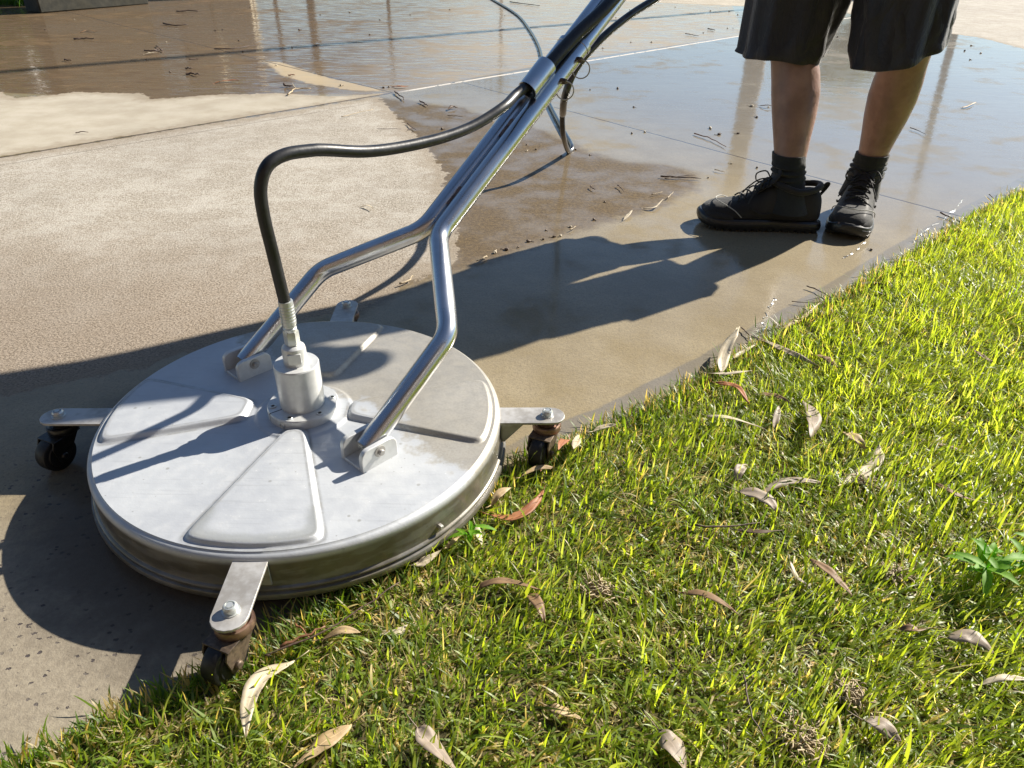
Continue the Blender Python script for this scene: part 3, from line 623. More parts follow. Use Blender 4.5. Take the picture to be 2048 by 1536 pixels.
def leaf(px, wd, mat, label, z=.026, arch=.006, cup=.22, tilt=0.0, name='eucalyptus_leaf', cat='leaf', group=None, blunt=False, roll=0.0):
    P = catmull([at(a, b_, z) for a, b_ in px], 8); n = len(P); V = []; mid = []; c0 = P[0].copy(); lw = wd
    ends = (random.uniform(-.002, .003), random.uniform(0, .006)); pk = random.uniform(.55, 1.1); sd0 = random.uniform(0, 50); cup = cup*random.uniform(-.6, 1.8)
    for i, p in enumerate(P):
        t = i/(n-1); a = P[max(0, i-1)]; b_ = P[min(n-1, i+1)]; T = (b_-a).normalized(); S = Vector((0, 0, 1)).cross(T).normalized()
        prof = max(.03, (math.sin(math.pi*min(1, t**pk))**.8))*(1+.16*mnoise.noise(Vector((t*5, sd0, 0)))) if not blunt else max(.25, min(1, t*5+.2, (1-t)*3+.2))
        ww = lw/2*prof; up = arch*math.sin(math.pi*t)+ends[0]*(1-t)+ends[1]*t+tilt*t
        ro = roll*(t-.3); S2 = S*math.cos(ro)+Vector((0, 0, 1))*math.sin(ro)
        for k, e in enumerate((-1, -.5, 0, .5, 1)):
            V.append(p+S2*(ww*e*(1+.12*mnoise.noise(Vector((t*7, e*3+sd0, 3)))))+Vector((0, 0, up+cup*ww*abs(e)**1.3*(1+.5*math.sin(t*9+sd0))+wd*.22*mnoise.noise(Vector((t*4, e*1.2, sd0))))))
            mid.append(abs(e))
    F = [(i*5+k, i*5+k+1, (i+1)*5+k+1, (i+1)*5+k) for i in range(n-1) for k in range(4)]
    # stalk
    m = MB(); m.add(V, F); k = len(m.v)
    T = (P[0]-P[1]).normalized(); s0 = Vector(V[2]); m.tube([s0, s0+T*lw*.5+Vector((0, 0, .001)), s0+T*lw*.95+Vector((0, 0, .003))], [.0008, .0006, .0005], 6)
    org = Vector(V[2]); m.v = [tuple(Vector(p)-org) for p in m.v]
    o = m.build(name, LM[mat], ang=None, loc=org)
    at_ = o.data.attributes.new('mid', 'FLOAT', 'POINT'); at_.data.foreach_set('value', mid+[1.0]*(len(m.v)-k))
    md = o.modifiers.new('thickness', 'SOLIDIFY'); md.thickness = .0004
    return tag(o, label, cat, group)
LEAVES = [
 ([(590, 1320), (530, 1357), (500, 1410), (492, 1478)], .019, 'pale', 'long pale yellow curved leaf on the lawn just right of the front caster wheel'),
 ([(642, 1280), (685, 1270), (722, 1273)], .011, 'tan', 'small tan leaf with wavy edge at the lawn edge right of the front caster'),
 ([(705, 1452), (640, 1500), (585, 1545)], .018, 'tan', 'broad tan leaf cut by the bottom of the photo below the pale curved leaf'),
 ([(835, 1458), (865, 1492), (918, 1545)], .019, 'grey', 'grey brown leaf slanting out of the bottom of the photo near its middle'),
 ([(978, 1032), (1030, 1040), (1072, 1012), (1090, 978)], .014, 'red', 'rust orange sickle leaf lying right of the round deck'),
 ([(1135, 880), (1124, 905), (1114, 932)], .014, 'red', 'dark red upright leaf with curved stalk behind the right caster wheel'),
 ([(1160, 868), (1152, 900), (1144, 932)], .014, 'pale', 'cream leaf standing in the grass right of the dark red leaf'),
 ([(1040, 957), (1075, 942), (1112, 938)], .009, 'tan', 'yellow and orange leaf lying flat under the right caster wheel'),
 ([(1084, 912), (1084, 930), (1083, 956)], .009, 'red', 'small rusty leaf hanging in front of the right caster wheel'),
 ([(950, 1052), (958, 1075), (966, 1100)], .011, 'pale', 'small pale torn leaf at the deck edge below the orange sickle leaf'),
 ([(825, 1130), (852, 1125), (882, 1108)], .013, 'pale', 'cream leaf with pointed tip in shade under the lower right deck rim'),
 ([(893, 1098), (908, 1088), (928, 1068)], .008, 'tan', 'thin tan leaf standing between the deck rim and the torn pale leaf'),
 ([(982, 1010), (1000, 996), (1022, 983)], .013, 'tan', 'tan leaf half hidden between deck rim and lawn above the orange sickle leaf'),
 ([(1440, 748), (1450, 712), (1472, 678)], .021, 'pale', 'upright pinkish cream leaf with ragged top on the concrete edge'),
 ([(1465, 716), (1490, 702), (1516, 688)], .010, 'pale', 'narrow white leaf lying beside the ragged pinkish leaf'),
 ([(1412, 749), (1455, 754), (1503, 748)], .007, 'pale', 'thin straw coloured leaf lying level under the ragged pinkish leaf'),
 ([(1502, 672), (1560, 705), (1630, 738)], .015, 'grey', 'long grey brown bark like leaf sloping down the lawn from the concrete edge'),
 ([(1430, 765), (1470, 783), (1497, 816)], .014, 'red', 'reddish brown curved leaf just below the thin straw coloured leaf'),
 ([(1515, 788), (1545, 795), (1582, 813)], .011, 'brown', 'brown leaf right of the reddish curved leaf on the upper lawn'),
 ([(1548, 858), (1552, 838), (1556, 820)], .012, 'grey', 'short grey leaf tucked in grass below the upper brown leaf'),
 ([(1410, 834), (1465, 846), (1528, 869)], .009, 'pale', 'straight whitish blade shaped leaf lying on the upper lawn'),
 ([(1604, 800), (1623, 846), (1614, 896)], .024, 'grey', 'broad grey brown curved leaf standing upright in the upper lawn'),
 ([(1684, 864), (1708, 884), (1730, 902)], .017, 'tan', 'crumpled tan leaf right of the broad upright grey leaf'),
 ([(1682, 970), (1728, 946), (1752, 920), (1755, 897)], .023, 'pale', 'big pale curled leaf shining in the middle of the right lawn'),
 ([(1520, 990), (1572, 965), (1642, 964)], .016, 'grey', 'long grey brown leaf left of the big pale curled leaf'),
 ([(1475, 985), (1520, 1000), (1558, 1028)], .022, 'grey', 'wide grey leaf bent in the middle of the lawn below the long brown one'),
 ([(1470, 966), (1478, 950), (1494, 935)], .016, 'grey', 'small dull leaf left of the long grey brown leaf'),
 ([(1865, 885), (1905, 897), (1938, 916)], .010, 'brown', 'thin brown leaf near the right edge on the upper lawn'),
 ([(1868, 968), (1920, 1004), (1988, 1020)], .010, 'brown', 'long orange brown leaf near the right edge above the green weed'),
 ([(1468, 1060), (1520, 1075), (1565, 1068)], .009, 'dark', 'dark brown leaf deep in shaded grass at the centre of the lawn'),
 ([(1580, 1118), (1592, 1150), (1612, 1172)], .007, 'pale', 'slim pale leaf beside the two toned brown leaf'),
 ([(1618, 1116), (1660, 1155), (1704, 1202)], .014, 'brown', 'two toned brown leaf with a tan tip pointing down the lawn'),
 ([(1362, 1184), (1412, 1200), (1478, 1242)], .012, 'brown', 'long brown leaf partly covered by blades in the lower middle lawn'),
 ([(952, 1177), (1010, 1172), (1088, 1186)], .013, 'brown', 'brown folded leaf lying level on the lawn below the round deck'),
 ([(1054, 1190), (1074, 1215), (1090, 1252)], .016, 'brown', 'brown leaf pointing down the lawn from the folded brown leaf'),
 ([(1100, 1413), (1130, 1423), (1168, 1440)], .013, 'tan', 'pinkish tan crinkled leaf low in the middle of the lawn'),
 ([(1318, 1458), (1345, 1490), (1372, 1545)], .024, 'grey', 'broad grey tan leaf cut by the bottom edge right of the middle'),
 ([(1725, 1440), (1760, 1458), (1802, 1484)], .018, 'grey', 'smooth grey leaf in the bottom right lawn beside straw'),
 ([(1893, 1278), (1940, 1284), (1988, 1312)], .019, 'grey', 'grey arched leaf near the right edge below the green weed'),
 ([(1700, 572), (1740, 566), (1782, 575)], .012, 'dark', 'dark brown leaf on the lawn edge nearest the puddle below the shoes'),
 ([(1560, 656), (1600, 641), (1640, 606)], .011, 'tan', 'tan strip of bark lying along the concrete edge'),
 ([(1790, 520), (1820, 524), (1850, 532)], .006, 'pale', 'tiny pale leaf far up the lawn right of the black shoe'),
 ([(1692, 640), (1718, 648), (1745, 660)], .012, 'brown', 'brown leaf shaded by blades on the far lawn below the tiny pale leaf'),
 ([(1626, 712), (1650, 722), (1674, 741)], .015, 'brown', 'brown leaf tucked beside the end of the long bark like leaf'),
 ([(1185, 862), (1205, 858), (1232, 858)], .010, 'pale', 'pale flake of bark on the concrete edge right of the cream leaf'),
 ([(1945, 700), (1962, 716), (1985, 730)], .010, 'brown', 'small brown leaf near the right edge high on the lawn'),
 ([(1800, 1255), (1830, 1262), (1868, 1256)], .011, 'brown', 'brown leaf in the shadow below the green weed'),
 ([(1960, 1368), (2005, 1362), (2060, 1370)], .009, 'pale', 'narrow cream leaf at the right edge low on the lawn')]
for i, (px, wd, mt, lb) in enumerate(LEAVES):
    leaf(px, wd, mt, lb, z=.013+.010*random.random(), arch=random.uniform(-.001, .007), tilt=(.030 if i in (5, 6) else (.02 if i in (13, 21) else random.uniform(-.004, .006))), roll=random.uniform(-1.3, 1.3), blunt=(i == 13), group='fallen gum leaves on the lawn')
CL = [([(720, 413), (735, 414), (748, 420)], .008, 'pale', 'small cream leaf alone on the dry slab left of the handle'),
 ([(429, 166), (452, 163), (478, 163)], .016, 'red', 'red brown leaf lying in the far left puddle'),
 ([(289, 109), (300, 108), (315, 107)], .014, 'pale', 'pale leaf beside the twig heap in the far left puddle'),
 ([(1286, 417), (1309, 417), (1327, 402)], .009, 'pale', 'curled white leaf on the brown wet concrete left of the shoes'),
 ([(1247, 440), (1256, 433), (1265, 424)], .010, 'pale', 'folded cream leaf left of the curled white leaf on wet concrete'),
 ([(1923, 216), (1936, 213), (1952, 206)], .012, 'tan', 'tan leaf on the wet concrete right of the bare legs'),
 ([(896, 221), (905, 217), (916, 216)], .016, 'dark', 'dark crumpled leaf on the wet concrete above the black hose'),
 ([(785, 173), (800, 175), (816, 175)], .016, 'red', 'red brown bark flake where the concrete joints meet'),
 ([(1519, 212), (1532, 214), (1546, 215)], .014, 'dark', 'dark crumbled leaf bits on the wet slab left of the bare leg'),
 ([(262, 120), (272, 121), (281, 121)], .010, 'tan', 'small tan leaf left in the far puddle below the twig heap'),
 ([(160, 65), (175, 62), (195, 64)], .022, 'brown', 'brown rotting leaf far back in the left puddle'),
 ([(1008, 990), (1015, 995), (1024, 1000)], .012, 'pale', 'pale chip of bark on the concrete beside the deck rim'),
 ([(760, 1268), (795, 1272), (830, 1252)], .010, 'pale', 'crinkled whitish scrap lying in the lawn below the deck')]
for px, wd, mt, lb in CL: leaf(px, wd, mt, lb, z=.0035, arch=.003, cup=.35, tilt=.002, roll=random.uniform(-.5, .5), group='leaves lying on the concrete')
TW = simple('twig_bark', (.10, .06, .04), .6, 0, 200, .5, .6, .0006, col2=(.05, .03, .02)); TW2 = simple('straw_twig', (.46, .36, .22), .6, 0, 200, .3, .5, .0005)
TWR = simple('red_twig', (.25, .11, .05), .55, 0, 200, .5, .5, .0005)
def twig(px, r, mat, label, z=.003, fork=False, name='twig', group=None):
    r = r*.75; P = catmull([at(a, b_, z) for a, b_ in px], 4); P = [p+Vector((random.gauss(0, r*.5), random.gauss(0, r*.5), abs(random.gauss(0, r*.6)))) for p in P]
    n = len(P); o0 = P[0].copy(); P = [p-o0 for p in P]; m = MB(); m.tube(P, [r*(1-.5*i/(n-1))*random.uniform(.85, 1.15) for i in range(n)], 7)
    if fork:
        k = n//2; d = (P[-1]-P[0]); q = Vector((-d.y, d.x, .2*d.length))*random.choice((-.35, .35))
        m.tube([P[k], P[k]+q*.5+d*.12, P[k]+q+d*.28], [r*.7, r*.5, r*.3], 6)
    return tag(m.build(name, mat, ang=None, loc=o0), label, 'twig', group)
TWS = [([(352, 23), (375, 22), (397, 22)], .008, 0, 'straight dark stick farthest back in the left puddle'), ([(328, 48), (350, 51), (377, 50)], .008, 0, 'dark stick with a hooked end in the far left puddle'),
 ([(147, 78), (168, 77), (190, 78)], .007, 0, 'brown stick lying level in the far left puddle'), ([(429, 98), (465, 97), (499, 92)], .005, 0, 'long thin twig crossing the pale reflection in the far puddle'),
 ([(372, 148), (385, 148), (399, 151)], .007, 0, 'short bent dark stick above the red brown puddle leaf'), ([(371, 137), (377, 137), (383, 137)], .006, 0, 'stubby dark stick just above the bent one in the puddle'),
 ([(379, 120), (388, 119), (397, 118)], .005, 0, 'short twig on the shadow stripe in the puddle'), ([(130, 120), (136, 121), (142, 121)], .006, 0, 'short stub of twig at the left of the puddle'),
 ([(289, 101), (308, 102), (327, 98)], .006, 0, 'forked twig heap in the far left puddle'), ([(312, 92), (320, 98), (326, 104)], .005, 0, 'small crossing twig on the puddle twig heap'),
 ([(577, 189), (586, 181), (598, 178), (622, 177)], .005, 1, 'pale forked twig at the near rim of the puddle'), ([(567, 171), (575, 172), (584, 173)], .007, 0, 'knobbly dark twig above the pale forked twig'),
 ([(576, 151), (583, 150), (590, 150)], .005, 2, 'reddish twig scrap on the half dry patch'), ([(683, 234), (712, 227), (746, 219)], .0022, 1, 'thin straw lying slanted on the dry slab'),
 ([(755, 258), (780, 258), (803, 258)], .0018, 0, 'thin level twig on the dry slab near the wet border'), ([(790, 184), (800, 192), (808, 200)], .005, 0, 'dark twig just below the crossing of the joints'),
 ([(840, 203), (848, 207), (856, 212)], .005, 0, 'dark knotted twig between joint and crumpled leaf'), ([(895, 231), (910, 232), (926, 234)], .002, 0, 'thin twig below the dark crumpled leaf'),
 ([(815, 247), (824, 255), (832, 260)], .0025, 0, 'little forked twig on the wet border of the dry slab'), ([(152, 266), (163, 264), (176, 265)], .003, 0, 'lone twig on the far dry slab at the left'),
 ([(1389, 267), (1424, 279), (1452, 294)], .003, 2, 'slanting reddish twig on wet concrete left of the legs'), ([(1321, 353), (1360, 355), (1402, 357)], .0035, 0, 'longest dark twig lying level left of the shoes'),
 ([(1330, 357), (1365, 352), (1392, 350)], .002, 0, 'thin twig crossing the longest dark twig'), ([(1180, 372), (1184, 376), (1190, 379)], .003, 0, 'short dark stub on the brown wet concrete'),
 ([(1236, 371), (1242, 376), (1247, 383)], .0022, 0, 'bent dark stub right of the other stub on brown wet concrete'), ([(1304, 389), (1315, 387), (1325, 384)], .002, 1, 'pale straw bit above the curled white leaf'),
 ([(1335, 396), (1341, 390), (1347, 384)], .002, 1, 'pale straw bit right of the curled white leaf'), ([(1820, 256), (1836, 261), (1851, 269)], .0025, 0, 'thin curved twig on the blue wet slab right of the legs'),
 ([(1430, 339), (1440, 342), (1450, 343)], .0022, 1, 'pale straw bit by the joint left of the bare leg'), ([(1880, 427), (1905, 437), (1932, 453)], .003, 0, 'curved twig at the lawn end of the thin joint'),
 ([(1979, 389), (1984, 394), (1989, 398)], .0022, 0, 'tiny twig by the lawn edge near the right border'), ([(1614, 572), (1640, 583), (1672, 602)], .0022, 0, 'thin dark twig reaching from lawn onto wet concrete below the shoes'),
 ([(1584, 603), (1610, 605), (1644, 606)], .0015, 0, 'hair thin twig lying level at the lawn edge below the shoes'), ([(1482, 655), (1500, 672), (1520, 684)], .0020, 0, 'thin stalk pointing off the long bark like leaf'),
 ([(560, 1296), (610, 1272), (650, 1252)], .0028, 2, 'reddish twig along the lawn edge under the deck'), ([(590, 1250), (606, 1260), (618, 1276)], .0018, 2, 'short red twig crossing at the lawn edge under the deck'),
 ([(530, 1312), (560, 1300), (620, 1278), (700, 1232), (800, 1166)], .0022, 0, 'long brown runner along the lawn edge from caster to deck'), ([(1390, 1052), (1440, 1055), (1520, 1046)], .0022, 0, 'thin dark stick lying level in the middle lawn'),
 ([(1490, 1350), (1500, 1420), (1535, 1490)], .0016, 0, 'thin bent dark stalk in the bottom lawn'), ([(1140, 460), (1146, 457), (1152, 453)], .0022, 1, 'pale splinter at the shade border left of the shoes'),
 ([(800, 568), (815, 562), (828, 552)], .0035, 1, 'tan splinter at the shade border behind the tubes'), ([(975, 512), (965, 518), (952, 522)], .0035, 1, 'tan splinter on the wet concrete right of the tube bend'),
 ([(1370, 68), (1385, 70), (1398, 73)], .004, 0, 'short twig beyond the white joint near the shorts'), ([(1417, 58), (1424, 59), (1430, 61)], .006, 0, 'stubby twig beyond the white joint beside the shorts'),
 ([(1020, 4), (1050, 8), (1080, 12)], .006, 0, 'dark twig far back between hose and handle')]
for px, r, mt, lb in TWS: twig(px, r, (TW, TW2, TWR)[mt], lb, z=(.006 if px[0][1] < 1000 else .028), fork=('fork' in lb or 'heap' in lb), group='twigs and stalks')
NUT = simple('gum_nut_shell', (.15, .10, .065), .55, 0, 300, .5, .6, .0006, col2=(.07, .045, .03))
NUTP = simple('pale_seed_husk', (.55, .47, .34), .6, 0, 300, .3, .5, .0005)
def nutmesh(s):
    m = MB(); n = 9; pr = [(.2, 0), (.75, .25), (1, .7), (.9, 1.2), (.62, 1.5), (.7, 1.75), (.5, 1.7), (.35, 1.3)]
    m.lathe([(a*.5, b_*.5) for a, b_ in pr], n=n, axis=(.6, .1, .5)); m.tube([Vector((0, 0, .02)), Vector((-.5, -.1, .05)), Vector((-1.0, .1, .2))], .10, 6)
    me = bpy.data.meshes.new('gum_nut'); me.from_pydata(m.v, [], m.f); me.polygons.foreach_set('use_smooth', [True]*len(me.polygons)); me.materials.append(s); return me
NM, NMP = nutmesh(NUT), nutmesh(NUTP)
pts = [(430, 62), (446, 60), (477, 82), (552, 132), (584, 96), (341, 145), (292, 120), (333, 85), (386, 34), (253, 39), (485, 104), (682, 172),
 (765, 176), (777, 175), (886, 259), (985, 244), (683, 172), (1054, 290), (1071, 300), (1054, 302), (1181, 311), (1264, 268), (1269, 215), (1501, 213), (1416, 356), (1514, 336), (1189, 441), (1139, 455), (1106, 475), (1093, 462), (1036, 496), (1421, 258), (1474, 268), (1436, 270), (1236, 178), (1461, 328),
 (1941, 120), (1961, 107), (1929, 102), (1944, 92), (1659, 77), (1674, 75), (1459, 23), (1476, 30), (1466, 57), (1232, 36), (1262, 85), (1302, 85), (1406, 66), (1455, 57), (1512, 235), (1537, 215), (1180, 180), (1206, 97), (870, 500), (990, 505), (1060, 484), (1085, 480), (1010, 500), (1120, 474), (1210, 405), (1150, 300), (1122, 312), (1290, 265), (1740, 500), (1010, 32), (1180, 25), (1260, 20), (1350, 15), (1420, 22), (640, 30), (700, 25), (760, 40), (820, 30), (900, 20), (560, 20), (500, 15), (600, 60), (740, 70), (150, 40), (90, 60), (230, 20)]
for i, (a, b_) in enumerate(pts):
    p = at(a, b_, .0); pale = i % 4 == 3; dist = (p-CAM).length; s = .0075*random.uniform(.7, 1.3)*(1.0 if dist < 3 else 1.35)
    o = bpy.data.objects.new('seed_husk' if pale else 'gum_nut', NMP if pale else NM); COL.objects.link(o); o.location = (p.x, p.y, .001); o.scale = (s*random.uniform(.8, 1.6), s, s*.8); o.rotation_euler = (random.uniform(-.3, .3), 0, random.uniform(0, 6.28))
    tag(o, 'tiny pale seed husk lying on the wet concrete' if pale else 'tiny brown gum nut lying on the wet concrete', 'husk' if pale else 'gum nut', 'seed husks on the concrete' if pale else 'gum nuts on the concrete')

# green weed at the right edge
WM = leaf_mat('weed_leaf', (.17, .40, .015), (.25, .50, .03), .6)
def weed(px, py, n, s, label):
    root = empty('broadleaf_weed', at(px, py, .01), label, 'weed', 'green weeds in the lawn'); m = MB(); stems = []
    for k in range(3):
        a = rad(200*k+40); e = Vector((math.cos(a)*.02, math.sin(a)*.02, .05))*s; m.tube([Vector((0, 0, 0)), e*.5+Vector((0, 0, .006)), e], [.0016, .0013, .0009], 7); stems.append(e)
    m.build('stem', WM, root)
    for k in range(n):
        b0 = stems[k % 3]*random.uniform(.35, 1.0); a = rad(137.5*k); el = random.uniform(.0, .8); Ln = s*random.uniform(.036, .056); V = []; F = []
        dh = Vector((math.cos(a), math.sin(a), 0)); S = Vector((-dh.y, dh.x, 0)); nseg = 12
        for i in range(nseg+1):
            t = i/nseg; p = b0+dh*(Ln*t*math.cos(el))+Vector((0, 0, Ln*(t*math.sin(el)-.35*t*t))); wd = Ln*.125*math.sin(math.pi*min(1, t**.8*.97+.03))**.8*(1+(.22 if i % 3 == 1 and i < nseg-1 else 0))
            for e in (-1, 0, 1): V.append(p+S*(wd*e)+Vector((0, 0, abs(e)*wd*.35)))
        F = [(i*3+j, i*3+j+1, i*3+j+4, i*3+j+3) for i in range(nseg) for j in range(2)]
        q = MB(); q.add(V, F); o = q.build('leaf', WM, root, ang=None)
        at_ = o.data.attributes.new('mid', 'FLOAT', 'POINT'); at_.data.foreach_set('value', [1, 0, 1]*(nseg+1))
weed(1955, 1160, 14, .95, 'bright green toothed weed standing tallest in the lawn at the right')
weed(2035, 1150, 11, .95, 'bright green weed cut by the right edge of the photo')
weed(940, 1085, 7, .55, 'tiny green weed sprouting between deck rim and torn pale leaf')
# straw clumps
def straw(px, py, n, s, label):
    o0 = at(px, py, .012); m = MB()
    for k in range(int(n*1.5)):
        a = random.uniform(0, 6.28); r = min(abs(random.gauss(0, s*.8)), s*1.6); p = Vector((r*math.cos(a), r*math.sin(a), random.uniform(-.004, .006))); d = Vector((random.gauss(0, 1), random.gauss(0, 1), random.gauss(.05, .12))).normalized()*random.uniform(.007, .02)
        m.tube([p, p+d*.5+Vector((random.gauss(0, .002), random.gauss(0, .002), random.uniform(0, .003))), p+d], [.0010, .0009, .0006], 5)
    tag(m.build('straw_clump', TW2, None, ang=None, loc=o0), label, 'straw', 'clumps of dry straw in the lawn')
for a in [(1600, 1480, 130, .016, 'largest clump of dry straw near the bottom of the lawn'), (1195, 1180, 90, .014, 'dry straw clump below the folded brown leaf'), (1700, 1390, 80, .013, 'dry straw clump above the smooth grey leaf'), (1790, 1150, 60, .011, 'pale straw clump left of the green weed'), (1725, 965, 60, .012, 'shaded straw clump under the big pale curled leaf')]: straw(*a)

# ================================================================== PERSON
def skin_mat():
    m, nt, b = newmat('skin'); v = objc(nt); n1 = noise(nt, v, 14, 4); n2 = noise(nt, scalev(nt, v, (1, 1, .35)), 420, 3)
    c = mixc(nt, mapr(nt, n1, .3, .7), (.22, .125, .095), (.36, .215, .165)); c = mixc(nt, mapr(nt, n2, .62, .74, 0, .55), c, (.14, .08, .05))
    L(nt, c, b.inputs['Base Color']); b.inputs['Roughness'].default_value = .42; b.inputs['Subsurface Weight'].default_value = .12; b.inputs['Subsurface Radius'].default_value = (.01, .004, .002)
    b.inputs['Coat Weight'].default_value = .12; b.inputs['Coat Roughness'].default_value = .3; L(nt, bump(nt, n2, .35, .0006, bump(nt, noise(nt, v, 55, 4), .35, .004)), b.inputs['Normal']); return m
SKIN = skin_mat()
def cloth_mat(name, c1, c2, rough=.8, wr=1.0, sheen=.3, wet=0):
    m, nt, b = newmat(name); v = objc(nt); n1 = noise(nt, v, 9, 5, .6, .4); n2 = noise(nt, v, 700, 2); n3 = noise(nt, scalev(nt, v, (30, 30, 12)), 1, 5, .65, 1.2)
    L(nt, mixc(nt, mapr(nt, n1, .3, .7), c1, c2), b.inputs['Base Color']); b.inputs['Roughness'].default_value = rough; b.inputs['Sheen Weight'].default_value = sheen; b.inputs['Sheen Roughness'].default_value = .4
    nrm = bump(nt, n3, .6*wr, .008); L(nt, bump(nt, n2, .3, .0005, nrm), b.inputs['Normal']); b.inputs['Coat Weight'].default_value = wet; b.inputs['Coat Roughness'].default_value = .35
    return m
SHORT = cloth_mat('shorts_cloth', (.010, .010, .013), (.021, .019, .024), .60, 1.3, .3, 0)
SOCK = cloth_mat('sock_knit', (.012, .014, .014), (.024, .028, .027), .95, .8, .2)
SHIRT = cloth_mat('work_shirt', (.03, .035, .05), (.05, .055, .07), .85, .6)
SHOE = cloth_mat('shoe_fabric', (.006, .006, .007), (.024, .023, .021), .8, .5, .15, .04)
CAPM = simple('toe_cap', (.022, .021, .019), .75, 0, 420, .6, .8, .0012, col2=(.010, .010, .010))
SOLE = simple('shoe_sole', (.012, .012, .012), .5, 0, 90, .4, .5, .001, coat=.3)
LACE = simple('shoe_lace', (.02, .02, .02), .7, 0, 900, .3, .5, .0004)
PIPE = simple('shoe_piping', (.42, .42, .38), .6, 0, 300, .3, .2, .0003)
HAIR = simple('hair', (.035, .022, .014), .6, 0, 60, .4, .8, .003)
person = empty('person', (1.2, 1.15, 0), 'person in dark shorts, black socks and black shoes standing on wet concrete', 'person')
PO = Vector((1.2, 1.15, 0))
facing = Vector((-.5, -.866, 0)); rightv = Vector((-.866, .5, 0))
def ring(c, rx, ry, T, ref, n=24, pw=1.0, bulge=None):
    T = T.normalized(); Xr = (ref-T*ref.dot(T)).normalized(); Yr = T.cross(Xr); o = []
    for k in range(n):
        t = 2*math.pi*k/n; cc, ss = math.cos(t), math.sin(t); b_ = 1.0
        if bulge: b_ = 1+bulge[0]*max(0, math.cos(t-bulge[1]))**2
        o.append(Vector(c)+Xr*(rx*b_*math.copysign(abs(cc)**pw, cc))+Yr*(ry*b_*math.copysign(abs(ss)**pw, ss)))
    return o
def limb(mb, pts, radii, ref, n=24, bulges=None):
    P = [Vector(p) for p in pts]; rings = []
    for i in range(len(P)):
        T = P[min(i+1, len(P)-1)]-P[max(i-1, 0)]; r = radii[i]; rx, ry = r if isinstance(r, tuple) else (r, r)
        rings.append(ring(P[i], rx, ry, T, ref, n, bulge=bulges[i] if bulges else None))
    mb.loft(rings)
def lerp(a, b_, t): return Vector(a)*(1-t)+Vector(b_)*t
anA, knA, hpA = Vector((1.071, 1.065, .095)), Vector((1.042, 1.200, .470)), Vector((1.113, 1.241, .86))
anB, knB, hpB = Vector((1.324, 1.180, .095)), Vector((1.314, 1.112, .470)), Vector((1.257, 1.133, .86))
fA = Vector((-1, .11, 0)).normalized(); fB = Vector((-.46, -.89, 0)).normalized()
ELB = {1: Vector((.904, 1.180, 1.05)), -1: Vector((1.153, .915, .985))}
SHW = {1: .185, -1: .146}
